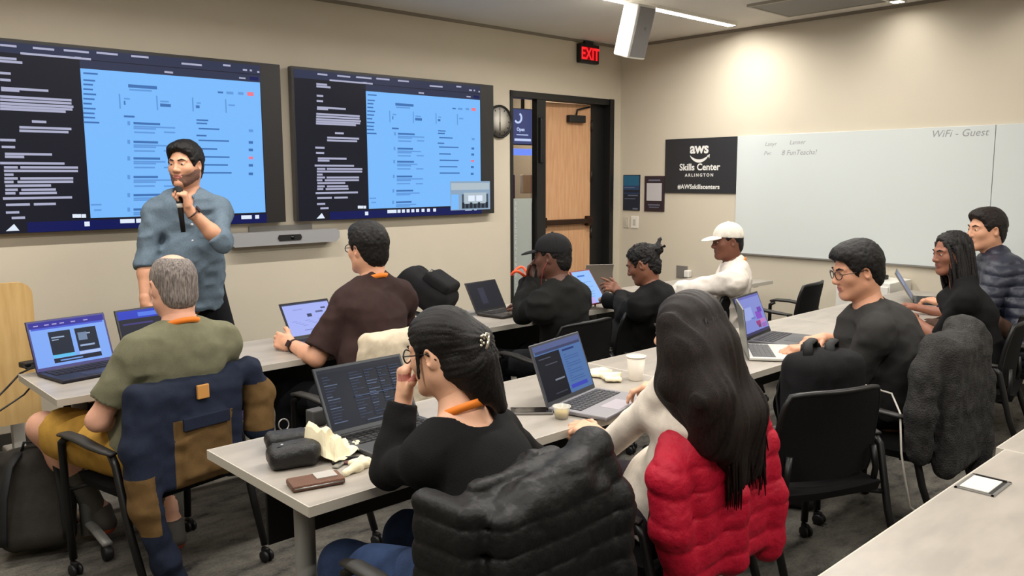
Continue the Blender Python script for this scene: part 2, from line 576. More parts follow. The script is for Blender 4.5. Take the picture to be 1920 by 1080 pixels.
# corridor things seen through the sidelight
t = thing('display', 'dark blue lit display hanging in the corridor behind the sidelight glass', 'screen', tuple(aty(980, 240, .9)*[1, 1, 0]))
cx, cz = aty(978, 238, .9)[0], aty(978, 238, .9)[2]
mb = MB().box((0, 0, cz), (.62, .05, .38), bevel=.006); mb.build('casing', M_plastic, t)
mb = MB(); mb.box((0, -.027, cz), (.6, .004, .36))
mb.slot(1)
add_text(mb, 'Open', .05, (-.06, -.031, cz-.045), (1, 0, 0), (0, 0, 1), bold=.002)
mb.quad((-.15, -.031, cz-.15), (.1, -.031, cz-.15), (.1, -.031, cz-.125), (-.15, -.031, cz-.125))
mb.quad((-.12, -.031, cz-.09), (.05, -.031, cz-.09), (.05, -.031, cz-.08), (-.12, -.031, cz-.08))
mb.tube([(-.1+.05*math.sin(a), -.031, cz+.09-.05*math.cos(a)) for a in np.linspace(-.9, 2.6, 12)], .011, 6)
mb.build('screen', [glow('corridor_blue', (66, 74, 118)), glow('corridor_white', (200, 215, 250))], t)
MB().cyl((0, 0, cz+.19), (0, 0, CEIL), .02).build('ceiling_pole', M_black, t)
P = aty(985, 345, .9)
t = thing('kiosk', 'white check-in kiosk with purple side behind the sidelight', 'kiosk', (P[0]+.02, .95, 0))
MB().box((0, 0, P[2]/2-.1), (.34, .22, P[2]-.2), bevel=.01).build('cabinet', mat('kiosk_grey', (110, 110, 112), .5), t)
MB().box((0.03, -.06, P[2]), (.24, .05, .2), bevel=.008).build('printer', M_white, t)
MB().box((-.24, 0, P[2]/2), (.14, .1, P[2]+.2), bevel=.01).build('side_panel', mat('purple_panel', (92, 60, 160), .5), t)
P = aty(975, 285, .9)
t = tag(MB().box((P[0], .9, P[2]), (.5, .03, .07), bevel=.01).build('light_bar', glow('bar_blue', (120, 150, 255))), 'glowing blue light bar in the corridor below the display', 'lamp')

# ------------------------------------------------------------------ wall screens
G_dark = glow('screen_dark', (24, 25, 36)); G_bar = glow('screen_bar', (44, 50, 76)); G_blue = glow('screen_blue', (122, 186, 252))
G_txt = glow('screen_text', (172, 174, 200)); G_ink = glow('screen_ink', (62, 112, 178)); G_task = glow('screen_task', (14, 22, 84))
G_white = glow('screen_white', (225, 235, 250)); G_red = glow('screen_red', (238, 120, 140)); G_ink2 = glow('screen_ink_soft', (96, 152, 220))
M_bezel = mat('screen_bezel', (34, 33, 34), .35)
M_side = mat('screen_side', (88, 86, 84), .4, metal=.4)
SC_M = [G_dark, G_bar, G_blue, G_txt, G_ink, G_task, G_white, G_red, G_ink2, G_pip] if False else [G_dark, G_bar, G_blue, G_txt, G_ink, G_task, G_white, G_red, G_ink2]
TW, TH, TZ = 1.94, 1.11, 2.4043
TX1, TX2 = -3.8338-TW, -3.7515


def px(x, y): p = aty(x, y, -.07); return p[0]-TX1, p[2]


def wall_screen(x0, label, second):
    t = thing('wall_display', label, 'screen', (x0, 0, 0))
    MB().box((TW/2, -.045, TZ-TH/2), (TW, .05, TH), bevel=.006).build('casing', M_side, t)
    MB().box((TW/2, -.012, TZ-TH/2), (.8, .024, .5)).build('wall_mount', M_black, t)
    mb = MB(); y = -.0705
    mb.box((TW/2, -.0695, TZ-TH/2), (TW-.006, .002, TH-.006)); mb.build('bezel', M_bezel, t)
    mb = MB()
    lay = [0]

    def R(s, a, b, c, d):   # rect between corners (a,b) top-left and (c,d) bottom-right, metres
        mb.slot(s); lay[0] += 1; yy = -.0712-.00035*s-.000003*lay[0]
        mb.quad((a, yy, d), (c, yy, d), (c, yy, b), (a, yy, b))
    ml = .022
    bx0, bt = px(150, 128); bx1, _ = px(487, 151); _, bb = px(167, 409)
    sxr = px(495, 300)[0]; _, stz = px(0, 78)
    R(0, ml, TZ-.02, sxr, bb-.075)
    R(1, ml, TZ-.02, sxr, bt+.055); R(1, bx0, bt+.05, sxr, bt)
    R(5, bx0-.35, bb-.012, sxr, bb-.072); R(2, bx0, bt, bx1, bb)

    def L(s, a, b, yc, h=.0085, k=1.0):
        u0, z = px(a, yc); u1, _ = px(b, yc+(b-a)*.03)
        R(s, max(u0, ml), z+h, u1, z-h)
    k = 1/2.768
    for a, b, yc in ((0, 85, 162), (0, 115, 178), (0, 55, 240), (0, 55, 275), (5, 250, 318), (5, 100, 328), (0, 370, 362), (0, 370, 379),
                     (0, 380, 397), (0, 375, 412), (0, 340, 426), (165, 240, 492), (100, 370, 522), (100, 355, 540), (0, 80, 588),
                     (8, 78, 624), (25, 270, 660), (25, 125, 675), (0, 335, 708), (20, 92, 730), (105, 405, 730), (20, 405, 748), (22, 70, 768),
                     (22, 92, 788), (105, 380, 788), (22, 70, 806), (90, 380, 806), (27, 265, 826), (27, 92, 847), (110, 290, 847), (27, 80, 865), (100, 295, 865), (15, 375, 892), (30, 155, 925),
                     (175, 290, 922), (30, 100, 965), (60, 130, 993)):
        L(3, a*k, b*k, 50+yc*k, .007)
        if a < 3:    # the part of each line that lies left of the photograph's edge
            u0, z = px(0, 50+yc*k); R(3, .2, z+.007, u0, z-.007)
    for a, b, yc in ((0, 85, 95), (170, 280, 110), (330, 460, 122), (500, 610, 135), (680, 770, 152), (105, 470, 138)): L(3, a*k, b*k, 50+yc*k, .006)
    for a, b, yc in ((140, 152, 108), (340, 378, 119), (455, 463, 131), (468, 472, 132), (482, 486, 135), (418, 432, 122)): L(3, a, b, yc, .006)
    L(5, 468, 484, 147, .012); L(3, 448, 460, 146, .005); L(3, 308, 324, 135, .006)
    for i, yc in enumerate((137, 150, 158, 167, 176, 185, 194, 203, 212, 220, 229)): L(4, 156, 156+(27, 22, 18, 18, 24, 21, 16, 23, 21, 22, 30)[i], yc, .005)
    L(4, 240, 294, 161, .010); L(8, 242, 284, 168, .005); L(7, 463, 475, 176, .013); L(4, 408, 418, 173, .006); L(8, 424, 437, 174); L(8, 446, 456, 175)
    for a, yc in ((224, 190), (294, 193), (361, 196), (423, 199)):
        u, z = px(a, yc); R(8, u-.004, z+.045, u+.005, z-.045)
    L(8, 232, 243, 185, .005); L(4, 232, 235, 193, .012); L(8, 300, 316, 190, .005); L(4, 300, 320, 197, .010); L(8, 368, 376, 193, .005); L(4, 367, 374, 200, .009); L(8, 428, 440, 197, .005)
    L(4, 232, 252, 218, .006)
    for j, yc in enumerate((231, 266, 297, 332, 366, 393)):
        L(4, 250, 300-(j % 2)*4, yc, .007); L(8, 250, 328-(j % 3)*9, yc+6, .005); L(8, 250, 292, yc+9.5, .005)
        if j < 4: L(8, 251, 290, yc+17, .005); L(8, 307, 328, yc+17, .005)
        u, z = px(241, yc); R(8, u-.008, z+.013, u+.008, z-.013)
    for a, b, yc in ((368, 390, 225), (368, 388, 231), (372, 411, 241), (368, 387, 254), (372, 429, 263), (373, 407, 279), (375, 430, 294), (375, 427, 309), (376, 434, 324)): L(4, a, b, yc, .005)
    for yc, s in ((245, 8), (267, 4), (281, 4), (296, 7), (310, 4), (326, 4)): L(s, 466, 474, yc, .009)
    L(8, 170, 190, 384, .005); L(8, 176, 190, 394, .005)
    for a in (225, 243, 255, 268, 282, 296, 310, 326, 342, 360, 452, 458, 464, 478):
        u, z = px(a, 417-(a-170)*.033); R(6, u, z+.014, u+(.075 if a == 225 else .03), z-.012)
    u, z = px(158, 420); R(6, u, z+.014, u+.03, z-.014); u, z = px(172, 419); R(3, u, z+.007, u+.12, z-.007)
    u, z = px(10, 427)
    mb.slot(6); mb.add([(u, -.0745, z-.02), (u+.07, -.0745, z-.02), (u+.045, -.0745, z+.02)], [(0, 1, 2)])
    for a in (139, 147, 156): u, z = px(a, 405); R(6, u-.01, z+.011, u+.015, z-.011)
    if second:
        p0 = aty(843, 340, -.07); p1 = aty(918, 392, -.07); a, b, c, d = p0[0]-x0, p0[2], p1[0]-x0, p1[2]
        w, h = c-a, b-d
        mb.slot(9)
        def Q(s, u0, v0, u1, v1):
            mb.slot(s); lay[0] += 1; yy = -.0745-.00002*lay[0]
            mb.quad((a+w*u0, yy, b-h*v1), (a+w*u1, yy, b-h*v1), (a+w*u1, yy, b-h*v0), (a+w*u0, yy, b-h*v0))
        Q(9, 0, 0, 1, 1); Q(10, .02, .06, .98, .3); Q(2, .02, .45, .2, .97); Q(11, .28, .45, .95, .95); Q(10, .33, .4, .9, .78)
        Q(6, .44, .5, .6, .7); Q(6, .64, .5, .8, .7)
        for q in range(7): Q(12, .28+q*.1, .74+.06*(q % 2), .34+q*.1, .95)
    mb.build('screen', SC_M+[glow('pip_grey', (140, 165, 190)), glow('pip_wall', (175, 190, 200)), glow('pip_floor', (70, 84, 100)), glow('pip_people', (34, 38, 48))], t)
    return t


wall_screen(TX1, 'large wall display left of the other, behind the standing presenter', False)
wall_screen(TX2, 'large wall display beside the clock, with a small video call window in its corner', True)

# conference bar under the screens
a, b = aty(432, 450, -.1), aty(637, 441, -.1)
t = thing('video_bar', 'long grey video conferencing bar on the wall below the gap between the displays', 'soundbar', ((a[0]+b[0])/2, 0, b[2]))
lb = b[0]-a[0]
mb = MB(); mb.prism([(-lb/2+.03, -.045), (lb/2-.03, -.045), (lb/2, -.015), (lb/2, .03), (lb/2-.02, .05), (-lb/2+.02, .05), (-lb/2, .03), (-lb/2, -.015)], .09, (0, -.01, 0), rotm(math.pi/2))
mb.build('bar_body', mat('bar_fabric', (150, 150, 152), .7, bump=.2, bscale=400), t)
xc = aty(544, 441, -.105)[0]-(a[0]+b[0])/2
mb = MB(); mb.prism([(-.085, -.02), (.085, -.02), (.095, 0), (.085, .022), (-.085, .022), (-.095, 0)], .006, (xc, -.1, .003), rotm(math.pi/2)); mb.build('camera_window', M_plastic, t)
MB().cyl((xc+.02, -.104, .004), (xc+.02, -.11, .004), .014).build('lens', mat('lens', (8, 8, 12), .1), t)
MB().box((0, -.006, .02), (.5, .012, .14)).build('wall_bracket', M_grey, t)

# wall clock
P = aty(937, 228, -.02)
t = thing('wall_clock', 'round wall clock with black rim and white face, half hidden by the right display', 'clock', (P[0], 0, P[2]))
r = .145; RX = rotm(math.pi/2)
MB().lathe([(r-.012, 0), (r, .004), (r, .03), (r-.014, .034), (r-.014, .02), (.001, .02)], (0, -.0, 0), 40, RX).build('rim', M_black, t)
mb = MB(); mb.lathe([(r-.0145, .0215), (.001, .022)], (0, 0, 0), 40, RX); mb.build('clock_face', mat('clock_face', (205, 200, 190), .5), t)
mb = MB()
for i in range(12):
    an = i*math.pi/6; mb.box((.108*math.sin(an), -.0235, .108*math.cos(an)), (.006, .002, .018), rotm(0, an, 0))
mb.build('hour_marks', M_black, t)
MB().box((0, -.025, -.04), (.009, .002, .08)).build('hour_hand', M_black, t); MB().box((0, -.027, .045), (.006, .002, .1)).build('minute_hand', M_grey, t)

# exit sign
P0 = aty(1089, 80, -.06); P1 = aty(1124, 121, -.06)
w, h = P1[0]-P0[0], P0[2]-P1[2]
t = thing('exit_sign', 'lit red exit sign on the front wall above the door', 'sign', ((P0[0]+P1[0])/2, 0, (P0[2]+P1[2])/2))
MB().box((0, -.03, 0), (w, .055, h), bevel=.008).build('housing', M_plastic, t)
MB().box((0, -.025, h/2+.015), (.12, .05, .03), bevel=.004).build('mount', M_plastic, t)
mb = MB().box((0, -.0585, 0), (w-.035, .003, h-.06)); mb.build('face_plate', glow('exit_red', (140, 4, 10), .9), t)
mb = MB(); add_text(mb, 'EXIT', .155, (0, -.0612, -.055), (.82, 0, 0), (0, 0, 1), bold=.004); mb.build('letters', glow('exit_letters', (255, 40, 44), 1.15), t)

# ceiling speaker
P = atz(1192, 20, CEIL)
t = thing('ceiling_speaker', 'white box loudspeaker hanging from the ceiling by the light strip', 'speaker', tuple(aty(1190, 58, -1.62)), 0)
t.rotation_euler = (math.radians(17), 0, math.radians(-4))
mb = MB().box((0, .0, 0), (.19, .15, .38), bevel=.012); mb.build('cabinet', M_white, t)
MB().box((0, -.078, 0), (.165, .012, .35), bevel=.005).build('grille', mat('grille_grey', (128, 126, 126), .6, bump=.3, bscale=500), t)
MB().cyl((.02, -.084, .03), (.02, -.087, .03), .012).build('badge', M_grey, t)
mb = MB(); mb.box((0, .09, .05), (.04, .04, .2), bevel=.005); mb.tube([(0, .1, .12), (0, .12, .26), (0, .12, .36)], .014, 8); mb.build('bracket', M_white, t)

# linear lights: housings round the area lights
for i, (x, y, l) in enumerate(LIN[:3]):
    P = (x, y, CEIL)
    t = thing('linear_ceiling_light', ('long lit linear light in the ceiling beside the hanging loudspeaker', 'linear ceiling light over the left of the room', 'linear light in the ceiling at the top right beside the grey panel')[i], 'ceiling light', P)
    mb = MB(); mb.box((0, .045, -.012), (l+.04, .012, .024)); mb.box((0, -.045, -.012), (l+.04, .012, .024))
    mb.box((l/2+.012, 0, -.012), (.014, .09, .024)); mb.box((-l/2-.012, 0, -.012), (.014, .09, .024)); mb.build('frame', M_white, t)
    MB().box((0, 0, -.006), (l, .07, .008)).build('diffuser', glow('led_white', (255, 250, 238), 2.2), t)
# grey acoustic panel in the ceiling
Pa, Pb = atz(1425, 0, CEIL), atz(1650, 3, CEIL)
t = thing('ceiling_panel', 'grey perforated return panel in the ceiling near the right wall', 'vent', (-.58, -2.75, CEIL))
MB().box((0, 0, -.008), (.6, 1.5, .016), bevel=.003).build('panel', mat('panel_grey', (134, 132, 128), .7, bump=.4, bscale=220), t)
mb = MB()
for s in (-1, 1): mb.box((s*.305, 0, -.01), (.02, 1.54, .02)); mb.box((0, s*.76, -.01), (.6, .02, .02))
mb.build('panel_frame', mat('panel_frame', (168, 162, 150), .6), t)

# ------------------------------------------------------------------ right wall
FX = Matrix(((0, 0, -1), (-1, 0, 0), (0, 1, 0)))   # local x -> -Y, local y -> Z, local z -> -X (into the room)
def on_right(x, y): p = atx(x, y, 0); return p[1], p[2]
y0, z1 = on_right(1249.5, 261.7); y1, z0 = on_right(1381, 363)
t = thing('wall_sign', 'black square sign with white lettering on the right wall beside the whiteboard', 'sign', (0, (y0+y1)/2, (z0+z1)/2))
w, h = y0-y1, z1-z0
MB().box((-.008, 0, 0), (.016, w, h), bevel=.002).build('board', mat('sign_black', (40, 41, 44), .5), t)
M_let = mat('sign_letters', (222, 222, 218), .5)
mb = MB()
def S_txt(txt, px_, py_, size, **kw):
    yy, zz = on_right(px_, py_); mb = MB(); add_text(mb, txt, size, (-.0175, yy-(y0+y1)/2, zz-(z0+z1)/2), (0, -1, 0), (0, 0, 1), **kw)
    mb.build('logo_letters' if txt == 'aws' else 'lettering', M_let, t)
S_txt('Skills Center', 1313, 319, .088, bold=.0022)
S_txt('ARLINGTON', 1312.5, 331, .041, bold=.0012, space=1.5)
S_txt('#AWSskillscenters', 1311, 354, .059, bold=.0016, space=1.04)
mb = MB()
S_txt('aws', 1313, 287, .14, bold=.0042, space=.97)
yy, zz = on_right(1313, 293); yy -= (y0+y1)/2; zz -= (z0+z1)/2
pts = []; q = np.linspace(-1, 1, 13)
up = [(.105*u, -.040*(1-u*u)+.010) for u in q]; dn = [(.105*u, -.066*(1-u*u)**.8+.006) for u in q[::-1]]
mb.add([(-.0175, yy-a, zz+b) for a, b in up+dn], [(i, i+1, 24-i, 25-i) for i in range(12)])
mb.add([(-.0175, yy-a, zz+b) for a, b in ((.085, .004), (.118, .018), (.112, -.022), (.102, -.004))], [(0, 1, 2, 3)])
mb.build('logo_smile', M_let, t)
M_wb = mat('whiteboard', (200, 206, 205), .25, spec=.5)
seam = on_right(1864, 300)[0]
for i, (a, b, lab) in enumerate(((y1-.004, seam, 'large glossy whiteboard panel beside the black sign, with handwriting along its top'), (seam-.004, -5.4, 'whiteboard panel right of the seam, at the right edge of the photo'))):
    t = thing('whiteboard', lab, 'whiteboard', (0, (a+b)/2, (.9058+1.9699)/2))
    MB().box((-.009, 0, 0), (.018, a-b, 1.9699-.9058), bevel=.002).build('board', M_wb, t)
    MB().box((-.016, 0, -.532), (.032, a-b, .012)).build('lower_rail', M_grey, t)
    if i == 0:
        mb = MB(); M_ink = mat('marker_ink', (138, 140, 142), .6)
        def hand(txt, px_, py_, size, **kw):
            yy, zz = on_right(px_, py_); add_text(mb, txt, size, (-.0185, yy-(a+b)/2, zz-(.9058+1.9699)/2), (0, -1, 0), (0, .02, 1), shear=.25, align='LEFT', **kw)
        hand('Lanyr', 1436, 274, .05); hand('Lanner', 1482, 271, .052); hand('Pw:', 1434, 291, .05); hand('8 FunTeacha!', 1467, 291, .06)
        hand('WiFi - Guest', 1747, 258, .076)
        mb.build('handwriting', M_ink, t)
def poster(x0, yt, x1, yb, label, kind):
    a, zt = on_right(x0, yt); b, zb = on_right(x1, yb)
    t = thing('poster', label, 'poster', (0, (a+b)/2, (zt+zb)/2)); w, h = a-b, zt-zb
    MB().box((-.006, 0, 0), (.012, w, h), bevel=.002).build('backing', mat('poster_'+kind, (30, 36, 50) if kind == 'blue' else (48, 36, 42), .5), t)
    PM = [mat('print_teal', (36, 96, 128), .5), mat('print_navy', (40, 66, 104), .5), mat('print_pale', (104, 110, 128), .5), mat('print_white', (186, 184, 186), .5)]
    def R(s, u0, v0, u1, v1, e=0): MB().quad((-.0125-e, w/2-w*u0, h/2-h*v1), (-.0125-e, w/2-w*u1, h/2-h*v1), (-.0125-e, w/2-w*u1, h/2-h*v0), (-.0125-e, w/2-w*u0, h/2-h*v0)).build('print', PM[s], t)
    if kind == 'blue':
        R(0, .03, .02, .97, .3); R(1, .03, .3, .97, .42); R(2, .08, .34, .7, .37, .0004); R(1, .03, .5, .97, .53); R(2, .3, .56, .9, .59); R(2, .1, .66, .75, .68); R(2, .6, .93, .9, .97)
    else:
        R(3, .12, .2, .88, .7); R(2, .2, .1, .8, .14); R(2, .2, .8, .8, .83); R(2, .25, .87, .75, .89)
poster(1170, 328, 1200, 395, 'small teal and navy poster on the right wall near the corner', 'blue')
poster(1210, 330, 1246, 397, 'dark brown poster with white sheet beside the black sign', 'dark')
M_plate = mat('switch_plate', (190, 182, 166), .5)
for (x0, yt, x1, yb, lab) in ((1170, 407, 1179, 427, 'beige blank switch plate nearest the room corner under the posters'), (1184, 405, 1197, 428, 'light switch plate with rocker under the posters')):
    a, zt = on_right(x0, yt); b, zb = on_right(x1, yb)
    t = thing('switch_plate', lab, 'switch', (0, (a+b)/2, (zt+zb)/2)); MB().box((-.004, 0, 0), (.008, a-b, zt-zb), bevel=.002).build('plate', M_plate if x0 < 1180 else M_white, t)
    MB().box((-.009, 0, 0), (.006, (a-b)*.35, (zt-zb)*.5), bevel=.001).build('rocker', M_plate, t)
P = on_right(1284, 510)
t = thing('wall_outlet', 'grey wall outlet with a white adapter plugged in left of the white-capped man', 'outlet', (0, P[0], P[1]))
MB().box((-.005, .03, 0), (.01, .13, .12), bevel=.003).build('plate', M_grey, t)
MB().box((-.035, -.06, -.01), (.06, .06, .07), bevel=.01).build('adapter', M_white, t)

# ------------------------------------------------------------------ tables
M_top = mat('table_laminate', (156, 149, 140), .35, var=.10, vscale=5, stretch=(1, 3, 1), detail=6)
M_edge = mat('table_edge', (186, 180, 168), .5)
M_leg = mat('table_leg_grey', (150, 150, 147), .45, metal=.2)
TZT = .74


def table(x0, x1, y0, y1, label, grp, legs=True):
    cx, cy = (x0+x1)/2, (y0+y1)/2; w, d = x1-x0-.004, y1-y0
    t = thing('training_table', label, 'table', (cx, cy, 0), 0, grp)
    mb = MB().box((0, 0, TZT-.0155), (w-.004, d-.004, .030), bevel=.002); mb.build('tabletop', M_top, t)
    mb = MB()
    for s in (-1, 1):
        mb.box((0, s*(d/2-.001), TZT-.0155), (w, .004, .029)); mb.box((s*(w/2-.001), 0, TZT-.0155), (.004, d-.006, .029))
    mb.build('edge_band', M_edge, t)
    MB().box((0, d/2-.09, .55), (w-.3, .014, .30), bevel=.003).build('modesty_panel', M_plastic, t)
    MB().box((0, 0, TZT-.052), (w-.3, .05, .04), bevel=.003).build('crossbar', M_black, t)
    for s in (-1, 1):
        mb = MB(); X = s*(w/2-.16)
        mb.tube([(X, 0, .04), (X, 0, TZT-.03)], .032, 16)
        mb.box((X, 0, TZT-.04), (.06, d-.12, .02), bevel=.003)
        l = mb.build('leg', M_leg, t)
        mb = MB(); mb.tube([(X, -d/2+.04, .075), (X, -.1, .09), (X, .1, .09), (X, d/2-.04, .075)], .022, 10, flat=.7); mb.build('foot', M_leg, l)
        for q in (-1, 1):
            mb = MB(); mb.lathe([(.001, -.018), (.03, -.018), (.034, -.012), (.034, .012), (.03, .018), (.001, .018)], (X, q*(d/2-.05), .035), 16, rotm(0, math.pi/2, 0))
            mb.cyl((X, q*(d/2-.05), .03), (X, q*(d/2-.05), .07), .009, 8); mb.build('caster', M_plastic, l)
    return t


table(-5.89, -4.06, -2.02, -1.42, 'grey training table in the front row where the grey-haired man sits', 'training tables')
table(-4.06, -2.23, -2.02, -1.42, 'grey front-row training table carrying the black backpack', 'training tables')
table(-2.23, -.42, -2.02, -1.42, 'grey front-row training table nearest the whiteboard wall', 'training tables')
table(-5.715, -3.885, -3.685, -3.035, 'grey training table in the middle row with the brown wallet on it', 'training tables')
table(-3.885, -2.055, -3.685, -3.035, 'grey middle-row training table with the silver laptop on it', 'training tables')
table(-2.055, -.23, -3.685, -3.035, 'grey middle-row training table in front of the woman with locs', 'training tables')
table(-5.71, -3.872, -5.44, -4.795, 'grey training table in the near right corner with a power box in its top', 'training tables')
table(-3.872, -2.04, -5.42, -4.77, 'grey training table at the right edge, behind the one with the power box', 'training tables')

P = (-4.262, -4.856, TZT)
t = thing('power_box', 'silver flush power box in the nearest table top', 'socket', P)
mb = MB()
for s in (-1, 1): mb.box((0, s*.047, .001), (.15, .008, .004)); mb.box((s*.071, 0, .001), (.008, .1, .004))
mb.build('trim_ring', mat('steel', (150, 150, 148), .3, metal=.8), t)
MB().box((0, 0, .001), (.134, .086, .003)).build('well', M_plastic, t)
MB().box((-.004, .004, .0035), (.118, .074, .004), bevel=.001).build('flap', mat('flap_white', (214, 210, 200), .35), t)
MB().box((.066, 0, .004), (.007, .08, .004)).build('hinge_strip', M_black, t)

# ------------------------------------------------------------------ chairs
M_chair = mat('chair_frame', (15, 15, 15), .42)
M_fab = mat('chair_fabric', (11, 11, 12), .85, bump=.4, bscale=500, spec=.2)
M_arm = mat('arm_pad', (46, 44, 42), .5)


def make_chair():
    t = thing('office_chair', 'x', 'chair', (0, 0, 0), 0, 'black wheeled office chairs')
    mb = MB(); ns = 10
    def seat(u, v):
        x = (u-.5)*.47; y = (v-.5)*.46
        r = max(abs(u-.5), abs(v-.5))*2
        return (x*(1-.06*(abs(v-.5)*2)**4), y, .475-.018*r**5-.01*math.sin(math.pi*v)+.012*(abs(u-.5)*2)**2)
    mb.grid(seat, 12, 12)
    mb.grid(lambda u, v: (lambda p: (p[0]*.96, p[1]*.96, .425-.0*u))(seat(1-u, v)), 12, 12)
    # rim
    for k in range(4):
        def rim(u, v, k=k):
            q = [(u, 0), (1, u), (1-u, 1), (0, 1-u)][k]; a = seat(*q)
            return (a[0]*(1-.04*v), a[1]*(1-.04*v), a[2]*(1-v)+.425*v)
        mb.grid(lambda u, v, rim=rim: rim(u, 1-v), 12, 3)
    mb.build('seat', M_fab, t)
    mb = MB()
    def back(u, v, off):
        w = .235*(1-.10*(2*v-1)**4-.04*v)
        x = (u-.5)*2*w
        z = .50+.385*v - .012*(abs(u-.5)*2)**4*v
        y = -.185-.05*v+.045*(2*(u-.5))**2+.012*math.sin(math.pi*v)-off
        return (x, y, z)
    mb.grid(lambda u, v: back(u, v, 0), 14, 12); mb.grid(lambda u, v: back(1-u, v, .022), 14, 12)
    for a, b in (((0, 0), (1, 0)), ((1, 0), (1, 1)), ((1, 1), (0, 1)), ((0, 1), (0, 0))):
        mb.grid(lambda u, v, a=a, b=b: back(a[0]+(b[0]-a[0])*u, a[1]+(b[1]-a[1])*u, .022*(1-v)), 14, 1)
    bk = mb.build('backrest', M_fab, t)
    pts = [back(0, v, .011) for v in np.linspace(0, 1, 9)]+[back(u, 1, .011) for u in np.linspace(.08, .92, 9)]+[back(1, v, .011) for v in np.linspace(1, 0, 9)]
    MB().tube(pts, .013, 8).build('back_frame', M_chair, t)
    for s in (-1, 1):
        MB().tube([(s*.2, -.10, .42), (s*.215, -.19, .43), (s*.215, -.205, .52), (s*.2, -.2, .62)], .013, 8).build('back_support', M_chair, t)
        mb = MB()
        P = [(s*.275, .235, .655), (s*.28, .18, .668), (s*.283, .08, .668), (s*.283, -.02, .655), (s*.28, -.10, .648), (s*.275, -.15, .645)]
        mb.tube(P, [.018, .026, .028, .026, .022, .016], 10, flat=.55); mb.build('armrest', M_arm, t)
        mb = MB(); mb.tube([(s*.272, .20, .645), (s*.274, .235, .62), (s*.27, .235, .3), (s*.262, .235, .075)], .0155, 10); fl = mb.build('leg', M_chair, t)
        mb = MB(); mb.tube([(s*.272, -.12, .645), (s*.276, -.16, .60), (s*.272, -.22, .33), (s*.266, -.305, .075)], .0155, 10); rl = mb.build('leg', M_chair, t)
        for l, y in ((fl, .235), (rl, -.305)):
            mb = MB()
            for q in (-1, 1): mb.lathe([(.001, -.008), (.022, -.008), (.027, -.004), (.027, .004), (.022, .008), (.001, .008)], (s*.263+q*.013, y-.012, .028), 14, rotm(0, math.pi/2, 0))
            mb.box((s*.263, y-.006, .052), (.02, .04, .03), bevel=.006); mb.build('caster', M_plastic, l)
        MB().tube([(s*.272, .235, .40), (s*.2, .2, .41), (s*.1, 0, .415), (s*.2, -.18, .41), (s*.27, -.2, .40)], .011, 8).build('seat_support', M_chair, t)
    return t


CH = make_chair(); CH_used = [False]


def chair(x, y, yaw, label):
    o = CH if not CH_used[0] else copy_tree(CH)
    CH_used[0] = True
    o.location = (x, y, 0); o.rotation_euler = (0, 0, math.radians(yaw)); o['label'] = label
    return o


chair(-5.565, -2.19, 12, 'black armchair on casters with the navy and brown jacket hung on it').scale = (1, 1, .91)
chair(-4.60, -2.29, 8, 'black armchair with a cream jacket over its back')
chair(-3.32, -2.32, 0, 'black armchair of the man in the black cap')
chair(-2.71, -2.29, -3, 'black armchair behind the woman in the black hoodie')
chair(-1.78, -2.30, 6, 'black armchair of the man in the white cap')
chair(-.85, -2.38, 8, 'empty black armchair in front of the whiteboard')
chair(-5.375, -3.99, 2, 'black armchair under the black puffer jacket, nearest the camera')
chair(-4.60, -3.97, 2, 'black armchair covered by the red puffer jacket')
chair(-3.70, -4.0, -22, 'black armchair holding a black backpack on its seat')
chair(-2.93, -4.08, 2, 'black armchair with a dark grey jacket hung over its back')
chair(-1.62, -3.98, 10, 'black armchair of the woman with locs')
chair(-.96, -4.05, 8, 'black armchair of the man in the navy puffer jacket')

# lectern
M_oak = wood('lectern_oak', (206, 172, 116), (190, 154, 98), (10, 10, 1.0), 3)
P = aty(62, 600, -.62)
t = thing('lectern', 'light wood lectern panel with rounded corner at the left edge', 'lectern', (P[0]-.32, -.62, 0))
def rrect(w, h, r, n=6, bot=True):
    out = []
    for cx, cy, a0 in ((w/2-r, h-r, 0), (-w/2+r, h-r, 90), (-w/2+r*.4, r*.4, 180), (w/2-r*.4, r*.4, 270)):
        rr = r if a0 < 180 else r*.4
        for i in range(n+1):
            a = math.radians(a0+90*i/n); out.append((cx+rr*math.cos(a), cy+rr*math.sin(a)))
    return out
mb = MB(); mb.prism(rrect(.64, .755, .07), .032, (0, 0, .315), rotm(math.pi/2)); mb.build('front_panel', M_oak, t)
for s in (-1, 1): MB().box((s*.27, .17, .66), (.028, .34, .6), bevel=.004).build('side_panel', M_oak, t)
MB().box((0, .17, .985), (.56, .34, .025), bevel=.004).build('top', M_oak, t); MB().box((0, .17, .6), (.51, .32, .02)).build('shelf', M_oak, t)
for s in (-1, 1):
    mb = MB(); mb.box((s*.24, .17, .2), (.06, .05, .4), bevel=.004); mb.box((s*.24, .1, .075), (.08, .62, .035), bevel=.012); f = mb.build('foot', mat('foot_white', (196, 194, 188), .4), t)
    for y in (-.17, .36): MB().lathe([(.001, -.015), (.024, -.015), (.027, 0), (.024, .015), (.001, .015)], (s*.24, y, .029), 14, rotm(0, math.pi/2, 0)).build('caster', M_plastic, f)

